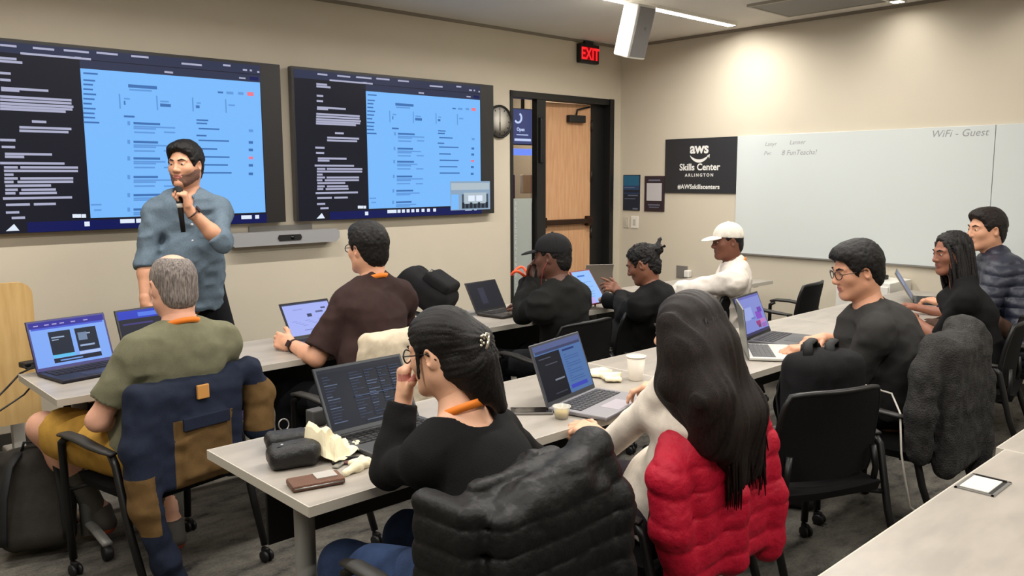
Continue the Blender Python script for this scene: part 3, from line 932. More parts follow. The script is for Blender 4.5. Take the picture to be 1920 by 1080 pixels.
# low white cabinet by the right wall with a small black device
t = thing('cabinet', 'low white cabinet against the right wall behind the man in the dark grey tee', 'cabinet', (-.225, -2.78, 0))
MB().box((0, 0, .41), (.4, .42, .78), bevel=.006).build('body', M_white, t); MB().box((-.205, 0, .42), (.014, .4, .7), bevel=.004).build('door', M_white, t)
MB().cyl((-.222, .15, .5), (-.222, .15, .6), .006, 8).build('handle', M_grey, t)
t = thing('phone', 'black desk phone on the low white cabinet', 'phone', (-.25, -2.78, .802))
MB().box((0, 0, .02), (.2, .17, .04), rotm(0, .1, 0), bevel=.008).build('base', M_plastic, t)
MB().tube([(-.02, .08, .05), (-.02, .08, .07), (-.02, 0, .075), (-.02, -.08, .07), (-.02, -.08, .05)], .016, 8).build('handset', M_plastic, t)

# ------------------------------------------------------------------ laptops
def laptop(x, y, yaw, label, w=.34, d=.235, ang=112, body=(70, 70, 72), deck=None, key=(26, 26, 28), scr=None, bez=(14, 14, 16), z=TZT, palm=None):
    t = thing('laptop', label, 'laptop', (x, y, z), math.radians(yaw))
    mb_ = mat('laptop_%d_%d_%d' % body, body, .4, metal=.5)
    dk = mat('deck_%d_%d_%d' % (deck or body), deck or body, .45, metal=.3)
    MB().box((0, -d/2, .010), (w, d, .014), bevel=.004).build('base', dk, t)
    mb = MB(); kw, kd = w*.86, d*.44
    mb.box((0, -d*.30, .0173), (kw, kd, .001)); rows = 5; cols = 12
    for r in range(rows):
        for c in range(cols): mb.box((-kw/2+kw*(c+.5)/cols, -d*.30+kd/2-kd*(r+.5)/rows, .0188), (kw/cols*.82, kd/rows*.8, .0018))
    mb.build('keyboard', mat('keys_%d_%d_%d' % key, key, .6), t)
    MB().box((0, -d*.79, .0173), (w*.36, d*.32, .0008)).build('touchpad', mat('pad_%d_%d_%d' % (palm or body), palm or body, .3), t)
    MB().cyl((-w*.4, 0, .012), (w*.4, 0, .012), .007, 10).build('hinge', mat('hinge_dark', (30, 30, 32), .4), t)
    a = math.radians(180-ang); h = d*.98
    R = rotm(-(math.pi/2-a)) if False else rotm(math.radians(90-ang))
    # lid local: x across, z up along lid, -y faces the user
    def T(p): v = R @ Vector(p); return (v.x, v.y, v.z+.014)
    lid = bpy.data.objects.new('lid', None)
    mb = MB(); mb.box(T((0, .004, h/2)), (w, .007, h), R, bevel=.003); lid = mb.build('lid', mb_, t)
    mb = MB(); mb.box(T((0, -.0002, h/2)), (w-.006, .0016, h-.006), R); mb.build('bezel', mat('bez_%d' % bez[0], bez, .3), lid)
    mb = MB(); W2, H2 = w-.02, h-.028
    mats = []; idx = {}
    n = [0]
    def Q(col, u0, v0, u1, v1, e=1.0):   # u right, v down
        if (col, e) not in idx: idx[(col, e)] = len(mats); mats.append(glow('px_%d_%d_%d_%d' % (col+(int(e*100),)), col, e))
        mb.slot(idx[(col, e)]); n[0] += 1; yy = -.0012-.00006*n[0]
        zt = h-.010
        p = [T((-W2/2+W2*u, yy, zt-H2*v)) for u, v in ((u0, v1), (u1, v1), (u1, v0), (u0, v0))]
        mb.quad(*p)
    scr(Q); mb.build('screen', mats, lid)
    return t


def scr_docs(Q):
    Q((126, 168, 244), 0, 0, 1, 1); Q((44, 40, 150), 0, 0, 1, .13); Q((70, 90, 210), .02, .13, .98, .17)
    for a in (.06, .2, .3, .4, .55, .72): Q((170, 160, 220), a, .06, a+.06, .085)
    for a in (.22, .57):
        Q((18, 30, 48), a, .24, a+.29, .76); Q((150, 170, 200), a+.03, .36, a+.2, .39); Q((150, 170, 200), a+.03, .42, a+.12, .44)
    Q((110, 130, 160), .6, .34, .72, .52); Q((150, 170, 205), .6, .62, .8, .66); Q((90, 190, 235), .22, .76, .51, .83); Q((175, 195, 240), .57, .77, .86, .83)
    Q((20, 24, 44), .22, .84, .86, .94); Q((110, 150, 220), .3, .88, .6, .91)
def scr_blue(Q):
    Q((22, 26, 40), 0, 0, 1, 1); Q((40, 60, 190), 0, 0, 1, .2); Q((80, 120, 230), .3, .06, .7, .16); Q((60, 50, 120), .05, .3, .5, .34)
def scr_draw(Q):
    Q((166, 178, 244), 0, 0, 1, 1); Q((60, 64, 90), 0, 0, 1, .04)
    Q((60, 64, 96), .46, .36, .56, .46); Q((96, 104, 150), .66, .3, .82, .36); Q((70, 74, 110), .8, .2, .9, .25); Q((60, 64, 100), .76, .5, .9, .55)
    for i in range(9): Q((140, 152, 220), .1+.07*i, .55+.05*(i % 4), .2+.07*i, .57+.05*(i % 4))
    Q((150, 160, 225), .2, .18, .4, .22); Q((130, 140, 205), .3, .84, .6, .87)
def scr_off(Q):
    Q((26, 28, 38), 0, 0, 1, 1); Q((46, 48, 66), .3, .2, .5, .8); Q((60, 60, 70), .35, .4, .48, .42); Q((60, 60, 70), .35, .5, .44, .52)
def scr_code(Q):
    Q((20, 26, 38), 0, 0, 1, 1); Q((30, 34, 46), 0, 0, 1, .06)
    rr = random.Random(4)
    for c, (u0, u1) in enumerate(((.04, .2), (.34, .5), (.52, .66), (.68, .8), (.82, .95))):
        for r in range(17):
            l = u0+(u1-u0)*rr.uniform(.25, 1)
            Q((46, 58, 84) if rr.random() < .7 else (86, 100, 128), u0, .12+r*.047, l, .135+r*.047)
    Q((70, 84, 110), .34, .52, .95, .535); Q((80, 90, 110), .4, .93, .8, .95)
def scr_split(Q):
    Q((78, 112, 164), 0, 0, 1, 1); Q((84, 96, 140), 0, 0, 1, .1); Q((60, 66, 100), .02, .1, .98, .15)
    Q((22, 24, 32), 0, .17, .5, 1); Q((30, 50, 110), .56, .19, .82, .225)
    for i in range(12): Q((60, 92, 150), .56, .29+i*.045, .62+.3*abs(math.sin(i*2.1)), .305+i*.045)
    Q((60, 70, 180), .54, .86, .9, .93); Q((120, 126, 140), .26, .66, .46, .69); Q((70, 74, 88), .05, .24, .3, .26); Q((70, 74, 88), .15, .36, .4, .38); Q((60, 64, 76), .2, .9, .44, .92)
def scr_team(Q):
    Q((126, 136, 206), 0, 0, 1, 1); Q((100, 100, 180), 0, 0, 1, .06); Q((150, 164, 224), .06, .3, .52, .62); Q((96, 110, 190), .4, .58, .58, .62)
    Q((130, 70, 190), .62, .46, .86, .66); Q((104, 60, 170), .74, .36, .92, .5); Q((150, 50, 120), .54, .7, .72, .8); Q((190, 120, 190), .72, .68, .95, .78); Q((120, 50, 100), .58, .8, .7, .88)
    Q((150, 100, 180), .74, .8, .94, .9); Q((56, 50, 90), 0, .93, 1, 1)
def scr_grey(Q):
    Q((90, 100, 130), 0, 0, 1, 1); Q((120, 130, 160), .1, .1, .6, .5)


laptop(-5.665, -1.50, 10, 'dark laptop showing two document pages at the left end of the front row', .355, .24, 110, (36, 36, 50), key=(22, 20, 34), scr=scr_docs, bez=(40, 36, 110))
laptop(-5.27, -1.44, 8, 'laptop with blue banner screen half hidden by the grey-haired man', .355, .24, 110, (34, 34, 44), key=(22, 20, 30), scr=scr_blue)
laptop(-4.50, -1.62, 4, 'laptop with pale lavender screen in front of the man in brown', .31, .22, 122, (60, 60, 70), scr=scr_draw)
laptop(-3.235, -1.63, 8, 'dark-screened laptop beside the black backpack on the front row', .30, .215, 118, (58, 54, 52), scr=scr_off)
laptop(-5.20, -3.245, 1, 'black laptop with dark code screen in front of the woman in the black sweater', .365, .245, 117, (40, 44, 48), deck=(70, 72, 74), scr=scr_code, bez=(46, 52, 56))
laptop(-4.435, -3.45, 12.5, 'grey laptop split black and blue in front of the long-haired woman', .365, .245, 110, (96, 98, 104), deck=(140, 138, 142), key=(66, 66, 70), scr=scr_split, bez=(60, 62, 68), palm=(170, 164, 172))
laptop(-2.78, -3.285, 10, 'laptop with lavender and purple screen under the hands of the man in dark grey', .345, .24, 112, (60, 60, 66), deck=(88, 88, 92), key=(60, 60, 64), scr=scr_team)
laptop(-3.175, -3.44, 37, 'silver laptop turned sideways with white palm rest on the middle row', .35, .24, 98, (150, 152, 150), deck=(200, 198, 190), key=(92, 92, 92), scr=scr_grey, palm=(220, 218, 212))
laptop(-.80, -3.31, 21, 'open laptop seen edge-on in front of the woman with locs', .34, .235, 122, (150, 142, 128), deck=(60, 60, 62), scr=scr_grey)

# tablet and the grey laptop behind it in front of the hooded woman
def slab(name, label, cat, loc, yaw, tilt, w, h, col, scr=None, roll=0):
    t = thing(name, label, cat, loc, math.radians(yaw))
    R = rotm(math.radians(-tilt), math.radians(roll), 0)
    def T(p): v = R @ Vector(p); return (v.x, v.y, v.z)
    MB().box(T((0, 0, h/2)), (w, .009, h), R, bevel=.003).build('case', mat(name+'_case_%d_%d' % col[:2], col, .4, metal=.3), t)
    if scr:
        mb = MB(); mats = []; idx = {}; n = [0]
        def Q(c, u0, v0, u1, v1, e=1.0):
            if c not in idx: idx[c] = len(mats); mats.append(glow('px_%d_%d_%d_100' % c, c))
            mb.slot(idx[c]); n[0] += 1; yy = -.0048-.00006*n[0]; a, b = w-.016, h-.016
            mb.quad(*[T((-a/2+a*u, yy, h-.008-b*v)) for u, v in ((u0, v1), (u1, v1), (u1, v0), (u0, v0))])
        scr(Q); mb.build('screen', mats, t)
    return t
def scr_tab(Q):
    Q((150, 194, 250), 0, 0, 1, 1); Q((70, 120, 210), .2, .12, .6, .17)
    for i in range(8): Q((116, 166, 236), .12, .26+i*.075, .3+.5*abs(math.sin(i*1.7)), .28+i*.075)
    Q((190, 170, 236), 0, .82, .5, 1)
P = onp = atz(1125, 573, .80)
slab('tablet', 'tablet with bright blue-white page held by the hooded woman', 'tablet', (-2.645, -2.01, .775), 4, 36, .21, .26, (120, 30, 40), scr_tab)
t = slab('tablet', 'grey tablet stood upright in a black cover, its back towards the room', 'tablet', (-2.33, -1.72, .775), -32, -24, .2, .25, (120, 112, 104))
MB().box((0, .05, .04), (.2, .14, .02), rotm(.7, 0, 0), bevel=.004).build('cover', M_plastic, t)

# ------------------------------------------------------------------ people
UP = V3(0, 0, 1)


def ik(a, t, l1, l2, hint):
    a = np.array(a, float); t = np.array(t, float); d = t-a; L = np.linalg.norm(d)
    mx = (l1+l2)*.995
    if L > mx: t = a+d/L*mx; d = t-a; L = mx
    L = max(L, abs(l1-l2)+.02)
    u = d/(np.linalg.norm(d)+1e-9)
    x = (l1*l1-l2*l2+L*L)/(2*L); h = math.sqrt(max(l1*l1-x*x, 0))
    hv = np.array(hint, float); hv = hv-u*(hv @ u); hv = hv/(np.linalg.norm(hv)+1e-9)
    return a+u*x+hv*h, a+u*L


def skin_mat(name, rgb):
    return mat('skin_'+name, rgb, .5, var=.05, vscale=18, bump=.06, bscale=250, spec=.35)


def hand_prims(W, d, n, side, s=1.0, curl=(.35, .4, .45, .5), thumb=.3, splay=.06):
    """W wrist, d finger direction, n direction the palm faces, side -1 left / +1 right"""
    d = nrmz(d); n = np.array(n, float); n = nrmz(n-d*(n @ d)); l = np.cross(d, n)*side
    R = np.stack([l, d, n], 1); P = []
    P.append(cone(W-d*.03*s, W+d*.03*s, .026*s, .029*s, .01, q=.75, n=n))
    P.append(rbox(W+d*.052*s, (.040*s, .044*s, .0145*s), .0135*s, R, .014))
    P.append(ell(W+d*.035*s+l*.022*s+n*.008*s, (.017*s, .03*s, .015*s), R, .012))
    for i in range(4):
        b = W+d*((.086, .091, .087, .077)[i])*s+l*((.030, .0105, -.0095, -.028)[i])*s
        sc = (1, 1.1, 1.03, .82)[i]*s
        sp = ((1, .3, -.4, -1.1)[i])*splay
        ang = 0; p = b; c = curl[i]; rs = [.0095*s, .0088*s, .0078*s, .0066*s]
        for j, (ln, k) in enumerate(((.043, 62), (.026, 80), (.021, 50))):
            ang += math.radians(k)*c
            dd = nrmz(d*math.cos(ang)+n*math.sin(ang)+l*sp*math.cos(ang))
            q = p+dd*ln*sc
            P.append(cone(p, q, rs[j], rs[j+1], .006 if j else .01)); p = q
    p = W+d*.028*s+l*.028*s+n*.004*s; dd = nrmz(l*.72+d*.7+n*.15)
    for j, (ln, r0, r1) in enumerate(((.042, .0135, .0112), (.031, .0112, .0098), (.026, .0098, .0076))):
        q = p+dd*ln*s; P.append(cone(p, q, r0*s, r1*s, .008)); p = q
        dd = nrmz(dd+(d*.45+n*.55-l*.35)*thumb)
    return P


class Person:
    def __init__(s, label, skin, head_top, head_yaw, body_yaw, hip, base=None, head_pitch=0, head_roll=0, size=1.0, sw=.175, fem=False,
                 fat=1.0, nb_back=.035, twist=0, slouch=.02, cat='person', hsize=None, nb_drop=.185, sh_drop=.065):
        s.label = label; s.s = size; s.hs = hsize or size; s.fem = fem
        r = math.radians
        s.by = r(body_yaw)
        s.fwd = V3(-math.sin(s.by), math.cos(s.by), 0); s.rt = V3(math.cos(s.by), math.sin(s.by), 0)
        M = rotm(0, 0, r(head_yaw)) @ rotm(-r(head_pitch), 0, 0) @ rotm(0, r(head_roll), 0)
        s.R = np.array(M)
        s.htop = np.array(head_top, float)
        s.Hc = s.htop-s.R[:, 2]*.118*s.hs
        s.hip = np.array(hip, float)
        s.nb = s.Hc-UP*nb_drop*s.s-s.fwd*nb_back*s.s-s.R[:, 1]*.01
        ax = nrmz(s.nb-s.hip); s.ax = ax
        tb = s.by+r(twist); s.srt = V3(math.cos(tb), math.sin(tb), 0); s.sfw = V3(-math.sin(tb), math.cos(tb), 0)
        s.mid = s.hip+(s.nb-s.hip)*.36-s.fwd*slouch
        s.chest = s.hip+(s.nb-s.hip)*.72-s.fwd*slouch*.7
        s.sw = sw*s.s
        s.sh = {q: s.nb-UP*sh_drop*s.s+s.srt*q*s.sw+s.sfw*.0 for q in (-1, 1)}
        s.fat = fat; s.el = {}; s.wr = {}; s.hd = {}; s.kn = {}; s.an = {}; s.toe = {}; s.hj = {}
        s.base = np.array(base if base is not None else (s.hip[0], s.hip[1], 0), float)
        s.skin = skin

    def arm(s, q, wrist, hint, hdir=None, palm=None, lu=.29, lf=.255, el=None, **kw):
        e, w = ik(s.sh[q], wrist, lu*s.s, lf*s.s, hint)
        if el is not None: e = np.array(el, float); w = np.array(wrist, float)
        s.el[q] = e; s.wr[q] = w
        s.hd[q] = (hdir if hdir is not None else w-e, palm if palm is not None else -UP, kw); return s

    def leg(s, q, ankle, hint=None, toe=None, lt=.43, lc=.41, w=.09, kn=None):
        s.hj[q] = s.hip+s.rt*q*w*s.s-UP*.01
        k, a = ik(s.hj[q], ankle, lt*s.s, lc*s.s, hint if hint is not None else s.fwd+UP*.8+s.rt*q*.1)
        if kn is not None: k = np.array(kn, float); a = np.array(ankle, float)
        s.kn[q] = k; s.an[q] = a; s.toe[q] = nrmz(toe if toe is not None else s.fwd); return s

    def H(s, x, y, z): return s.Hc+s.R @ (V3(x, y, z)*s.hs)

    def HE(s, c, r, k=.02, op='u', rx=0, ry=0, rz=0):
        R = s.R @ np.array(rotm(math.radians(rx), math.radians(ry), math.radians(rz)))
        return ell(s.H(*c), V3(*r)*s.hs, R, k*s.hs, op)

    def HC(s, a, b, ra, rb=None, k=.01, op='u', **kw): return cone(s.H(*a), s.H(*b), ra*s.hs, (ra if rb is None else rb)*s.hs, k*s.hs, op, **kw)

    # ---- body prims, g = how much larger (clothing), loose extra at hem
    def torso(s, g=0.0, hem=0.0, k=.05):
        z = s.s; f = s.fat; P = []
        hw = .155 if not s.fem else .16
        P.append(cone(s.hip-UP*hem, s.mid, (hw*f*z+g), (.142*f*z if not s.fem else .122*f*z)+g, k, q=.76 if hem else .74, n=s.fwd, flat_a=hem > 0))
        if hem: P.append(ell(s.hip+UP*.02, V3(.166*f*z+g, .128*f*z+g, .12+hem), np.stack([s.rt, s.fwd, UP], 1), .04))
        P.append(cone(s.mid, s.chest, (.142*f*z if not s.fem else .122*f*z)+g, (.158*z if not s.fem else .135*z)+g, k, q=.67, n=s.sfw))
        P.append(cone(s.chest, s.nb-UP*.11*z, (.158*z if not s.fem else .135*z)+g, (.14*z if not s.fem else .118*z)+g, k, q=.62, n=s.sfw))
        P.append(cone(s.sh[-1]+s.srt*.02, s.sh[1]-s.srt*.02, .050*z*(.85 if s.fem else 1)+g, None, .05))
        for q in (-1, 1):
            P.append(cone(s.nb+UP*.02*z-s.srt*q*-.02, s.nb*.25+s.sh[q]*.75+UP*.012, .042*z+g, .040*z+g, .05))
            if s.fem: P.append(ell(s.chest+s.sfw*.085*z+s.srt*q*.062*z, V3(.062, .055, .06)*z+g, None, .04))
        if f > 1.05: P.append(ell(s.mid+s.fwd*.06*f-UP*.02, V3(.13, .12, .13)*f*z+g, None, .06))
        return P

    def uarm(s, q, t=1.0, g=0.0, flare=0.0, k=.03, flat=True):
        a, e = s.sh[q], s.el[q]; p = a+(e-a)*t; r0, r1 = .051*s.s, .040*s.s
        if s.fem: r0, r1 = .041*s.s, .034*s.s
        P = [cone(a, p, r0+g, r0+(r1-r0)*t+g+flare, k, flat_b=flat and t < 1)]
        P.append(ell(a-UP*.02*s.s, V3(.052, .052, .06)*s.s*(.82 if s.fem else 1)+g, None, .03))
        return P

    def farm(s, q, t=1.0, g=0.0, k=.025, flat=False, cuff=0.0):
        e, w = s.el[q], s.wr[q]; f = .85 if s.fem else 1.0
        m = e+(w-e)*.3; P = []
        r0, rm, r1 = .040*s.s*f, .043*s.s*f, .028*s.s*f
        if t <= .3:
            P.append(cone(e, e+(w-e)*t, r0+g, r0+g, k, flat_b=flat)); return P
        P.append(cone(e, m, r0+g, rm+g, k))
        P.append(cone(m, e+(w-e)*t, rm+g, rm+(r1-rm)*(t-.3)/.7+g+cuff, k, flat_b=flat)); return P

    def legp(s, q, t=2.0, g=0.0, flare=0.0, k=.04):
        z = s.s; h, kn, an = s.hj[q], s.kn[q], s.an[q]; P = []
        if t <= 1:
            P.append(cone(h, h+(kn-h)*t, .088*z+g, (.088+(.062-.088)*t)*z+g+flare, k, flat_b=True)); return P
        P.append(cone(h, kn, .088*z+g, .060*z+g, k))
        c = kn+(an-kn)*.35; u = t-1; e = kn+(an-kn)*u
        back = nrmz(np.cross(np.cross(an-kn, s.toe[q]), an-kn))*-1
        P.append(cone(kn, c, .057*z+g, .056*z+g, k)); P.append(cone(c, e, .056*z+g, (.056+(.036-.056)*(u-.35)/.65)*z+g+flare, k, flat_b=t < 2))
        return P

    def foot(s, q, g=0.0):
        a = s.an[q]; t = s.toe[q]; z = s.s; f = V3(t[0], t[1], 0); f = nrmz(f)
        h = a-f*.045*z-UP*.045*z; b = a+f*.15*z-UP*.055*z
        return [cone(a, h, .036*z+g, .034*z+g, .03), cone(a, a+f*.08*z-UP*.04*z, .036*z+g, .035*z+g, .03), cone(h, b, .03*z+g, .026*z+g, .03),
                cone(a+f*.1*z-UP*.052*z, b, .034*z+g, .028*z+g, .02, q=.75, n=UP)]

    def face(s, g=0.0):
        E = lambda c, r, k=.02, op='u', **kw: s.HE(c, tuple(v+(g if op == 'u' else 0) for v in r), k, op, **kw)
        Cn = lambda a, b, ra, rb=None, k=.01, op='u', **kw: s.HC(a, b, ra+g, (ra if rb is None else rb)+g, k, op, **kw)
        w = .93 if s.fem else 1.0
        P = [E((0, -.012, .030), (.075, .095, .087), 0.02), E((0, .028, -.03), (.061*w, .064, .082), .03),
             E((0, -.02, -.03), (.066, .07, .06), .04)]
        for q in (-1, 1):
            P.append(Cn((q*.050*w, .0, -.062), (q*.022, .062, -.098), .019, .016, .035))
            P.append(E((q*.040*w, .058, -.022), (.02, .018, .017), .03))
            P.append(Cn((q*.012, .083, .024), (q*.044, .070, .024), .0105, .008, .014))
        P.append(E((0, .068, -.102), (.021, .016, .015), .025))
        P.append(Cn((0, .080, .018), (0, .103, -.026), .0075, .0105, .014)); P.append(E((0, .100, -.031), (.0125, .012, .010), .01))
        for q in (-1, 1):
            P.append(E((q*.0125, .092, -.033), (.0085, .010, .0075), .008))
            P.append(E((q*.031, .094, .005), (.0145, .012, .010), .012, 's'))
        for q in (-1, 1):
            P.append(E((q*.031, .0735, .004), (.0142, .0135, .0115), .004))
            P.append(Cn((q*.020, .0845, .0095), (q*.042, .079, .0085), .0035, .003, .005))
        P.append(Cn((-.019, .080, -.062), (.019, .080, -.062), .006, .006, .012)); P.append(E((0, .086, -.058), (.016, .008, .006), .008)); P.append(E((0, .085, -.0695), (.0145, .008, .007), .008))
        P.append(E((0, .095, -.0635), (.02, .005, .0014), .004, 's'))
        for q in (-1, 1):
            P.append(E((q*.0785, -.012, -.004), (.010, .020, .032), .008, rz=q*-22, rx=-8))
            P.append(E((q*.0865, -.004, -.002), (.008, .010, .018), .006, 's', rz=q*-22))
        return P

    def neckp(s, g=0.0):
        r = (.050 if s.fem else .058)*s.s+g
        return [cone(s.nb-UP*.04, s.H(0, -.028, -.07), r*1.08, r, .04)]

    def build(s, hands=.0034, head=.004, body=.009, feet=True, group=None):
        B = s.torso(-.006)+s.neckp()
        for q in (-1, 1):
            if q in s.el: B += s.uarm(q)+s.farm(q)
            if q in s.kn: B += s.legp(q)+s.foot(q, -.004)
        ch = [sdf_mesh(B, body)]
        ch.append(sdf_mesh(s.face()+s.neckp(), head))
        for q in (-1, 1):
            if q in s.wr:
                d, n, kw = s.hd[q]
                HP = hand_prims(s.wr[q], d, n, q, s.s*(.93 if s.fem else 1.0), **kw)
                HP.append(cone(s.wr[q]+(s.el[q]-s.wr[q])*.2, s.wr[q], (.031 if not s.fem else .027)*s.s, .027*s.s*(.88 if s.fem else 1), .015))
                ch.append(sdf_mesh(HP, hands))
        lips = mat('lips_'+s.skin.name, tuple(int(c) for c in s.lip), .45)
        def paint(c):
            l = (c-s.Hc) @ s.R/s.hs
            m = (np.abs(l[:, 0]) < .021) & (l[:, 2] < -.054) & (l[:, 2] > -.0745) & (l[:, 1] > .076)
            return m.astype(int)
        s.ob = np_object('person', ch, [s.skin, lips], s.base, paint=paint)
        tag(s.ob, s.label, 'person', group)
        return s.ob

    lip = (178, 110, 98)

    def eyes(s, iris=(50, 32, 22), brow=(24, 18, 16)):
        b = []
        for q in (-1, 1): b += [s.HE((q*.031, .0760, .0035), (.0125, .0128, .0078), .0)]
        V, F = sdf_mesh(b, .0022)
        def paint(c):
            l = (c-s.Hc) @ s.R/s.hs
            a = np.hypot(np.abs(l[:, 0])-.031, l[:, 2]-.0035)
            return np.where((a < .0058), 1, 0)
        np_object('eyes', [(V, F)], [mat('eye_white', (205, 198, 190), .3), mat('iris_dark', iris, .2)], s.base, s.ob, paint=paint).location = (0, 0, 0)
        b = []
        for q in (-1, 1): b += [s.HC((q*.014, .0935, .0235), (q*.032, .090, .0295), .0036, .0036, .003), s.HC((q*.032, .090, .0295), (q*.048, .0765, .0245), .0036, .002, .003)]
        s.part('eyebrows', b, .0022, mat('brow_%d' % brow[0], brow, .8))

    def part(s, name, prims, h, m, disp=None, label=None, paint=None, parent=None):
        o = np_object(name, [sdf_mesh(prims, h, disp)], m, s.base, parent or s.ob, label, paint); return o

    # ---- clothing
    def top(s, m, sleeve=.6, g=.012, hem=.06, name='shirt', h=.008, wr=.006, neck=.064, flare=.012, label=None, extra=None, seed=0, cuff=.004, paint=None, low=None, wf=9.0):
        P = s.torso(g, hem)
        for q in (-1, 1):
            if q not in s.el: continue
            if sleeve < 1: P += s.uarm(q, sleeve, g, flare)
            else: P += s.uarm(q, 1, g, 0)+s.farm(q, sleeve-1, g, flat=True, cuff=cuff)
        if extra: P += extra
        if neck: P.append(cone(s.nb+UP*.005+s.R[:, 1]*.01, s.nb+UP*.2+s.R[:, 1]*.06, neck*s.s, neck*1.1*s.s, .012, 's'))
        if hem: P.append(half(s.hip-UP*hem, -UP)) if sleeve < 1.0 or s.hip[2] > .8 else None
        if low is not None: P.append(half((0, 0, low), (0, 0, -1)))
        def dp(x, y, z):
            a = noise3(x*wf+seed, y*wf, z*wf*1.6+seed)
            b = noise3(x*wf*2.3, y*wf*2.3+seed, z*wf*3.0)
            return wr*(np.abs(a)*1.3-.45)+wr*.4*b
        return s.part(name, P, h, m, dp, label, paint)

    def bottoms(s, m, t=1.92, g=.012, name='trousers', h=.009, wr=.005, flare=.01, label=None):
        P = [ell(s.hip+UP*.01, V3(.150*s.fat+g, .108*s.fat+g, .10+g)*s.s, np.stack([s.rt, s.fwd, UP], 1), .05)]
        for q in (-1, 1):
            if q in s.kn: P += s.legp(q, t, g, flare)
        def dp(x, y, z): return wr*(np.abs(noise3(x*11, y*11, z*11))*1.3-.5)
        return s.part(name, P, h, m, dp, label)

    def shoes(s, m, sole, label=None):
        for q in (-1, 1):
            if q not in s.an: continue
            P = s.foot(q, .008); a = s.an[q]
            P.append(half((0, 0, a[2]+.03), (0, 0, 1))); z0 = a[2]-.083*s.s
            P.append(half((0, 0, z0), (0, 0, -1)))
            def paint(c, z0=z0): return (c[:, 2] < z0+.022).astype(int)
            s.part('shoe', P, .006, [m, sole], None, label, paint)

    def socks(s, m, u=.45):
        for q in (-1, 1):
            a, k = s.an[q], s.kn[q]; p = a+(k-a)*u
            s.part('sock', [cone(a-UP*.025, p, .043*s.s, .055*s.s, .02, flat_b=True)], .006, m)

    def lanyard(s, m, r=.066, drop=True):
        P = []; n = 22; pts = []
        for i in range(n+1):
            a = math.pi*(-.62+1.24*i/n)
            pts.append(s.nb+UP*(.035-.03*math.cos(a)*-1*.6)*s.s+(s.srt*math.sin(a)-s.sfw*math.cos(a))*r*s.s+UP*(.012*math.cos(a)))
        if drop:
            pts = [s.chest+s.sfw*.125*s.s-s.srt*.02]+pts+[s.chest+s.sfw*.125*s.s+s.srt*.02]
        mb = MB(); b = s.base
        # flat ribbon
        vs = []; k = len(pts)
        for i, p in enumerate(pts):
            w = UP*.0115 if 0 < i < k-1 else s.srt*.006
            vs += [p-b-w, p-b+w]
        mb.add(vs, [(2*i, 2*i+1, 2*i+3, 2*i+2) for i in range(k-1)], True)
        o = mb.build('lanyard', m, s.ob); md = o.modifiers.new('thick', 'SOLIDIFY'); md.thickness = .002; return o

    # ---- hair
    def hair_short(s, m, top=.010, nape=-.085, name='hair', front=.096, extra=None, h=.0038, amp=.0014, fz=-.03, fr=.106, label=None, sides=.0):
        E = s.HE
        P = [E((0, -.014, .034), (.080+top*.5+sides, .100+top*.7, .090+top), .02), E((0, -.055, -.03), (.066+sides, .055+top*.4, .07), .02)]
        if extra: P += extra
        P.append(E((0, front, fz), (.105, .078, fr), .026, 's'))
        for q in (-1, 1): P.append(E((q*.092, .002, -.020), (.034, .026, .042), .008, 's'))
        P.append(half(s.H(0, 0, nape), -s.R[:, 2]+s.R[:, 1]*.35, .01))
        def dp(x, y, z):
            lx = (x-s.Hc[0])*s.R[0, 0]+(y-s.Hc[1])*s.R[1, 0]+(z-s.Hc[2])*s.R[2, 0]
            ly = (x-s.Hc[0])*s.R[0, 1]+(y-s.Hc[1])*s.R[1, 1]+(z-s.Hc[2])*s.R[2, 1]
            lz = (x-s.Hc[0])*s.R[0, 2]+(y-s.Hc[1])*s.R[1, 2]+(z-s.Hc[2])*s.R[2, 2]
            return amp*noise3(lx*150, ly*60, lz*70)+amp*.9*noise3(lx*300, ly*110, lz*130)+amp*.6*noise3(lx*40, ly*30, lz*30)
        return s.part(name, P, h, m, dp, label)

    def glasses(s, m=None, label=None):
        mb = MB(); b = s.base
        T = lambda x, y, z: tuple(s.H(x, y, z)-b)
        for q in (-1, 1):
            mb.tube([T(q*(.033+.023*math.cos(a)*(1+.15*abs(math.cos(a)))), .100-.008*abs(math.cos(a))*(1 if math.cos(a) > 0 else 0), .002+.019*math.sin(a)) for a in np.linspace(0, 2*math.pi, 18)[:-1]], .0022, 6, closed=True)
            mb.tube([T(q*.059, .094, .006), T(q*.077, .05, .008), T(q*.083, -.005, .010), T(q*.080, -.03, -.01)], .002, 6)
        mb.tube([T(-.010, .101, .006), T(0, .104, .009), T(.010, .101, .006)], .002, 6)
        return mb.build('glasses', m or mat('glasses_black', (16, 15, 15), .3), s.ob, label)

    def watch(s, q, m, back=.0):
        w, e = s.wr[q], s.el[q]; u = nrmz(e-w); c = w+u*(.02+back); r = .033*s.s*(.9 if s.fem else 1)
        a = nrmz(np.cross(u, V3(.3, .2, .9))); bb = np.cross(u, a); mb = MB()
        mb.tube([c-s.base+(a*math.cos(t)+bb*math.sin(t))*r for t in np.linspace(0, 2*math.pi, 20)[:-1]], .007, 8, closed=True, flat=.5)
        k = -s.hd[q][1]/np.linalg.norm(s.hd[q][1])
        k = nrmz(k-u*(k @ u))
        mb.box(c-s.base+k*(r+.004), (.034, .034, .01), Matrix(np.stack([np.cross(u, k), u, k], 1).tolist()), bevel=.003)
        return mb.build('watch', m, s.ob)

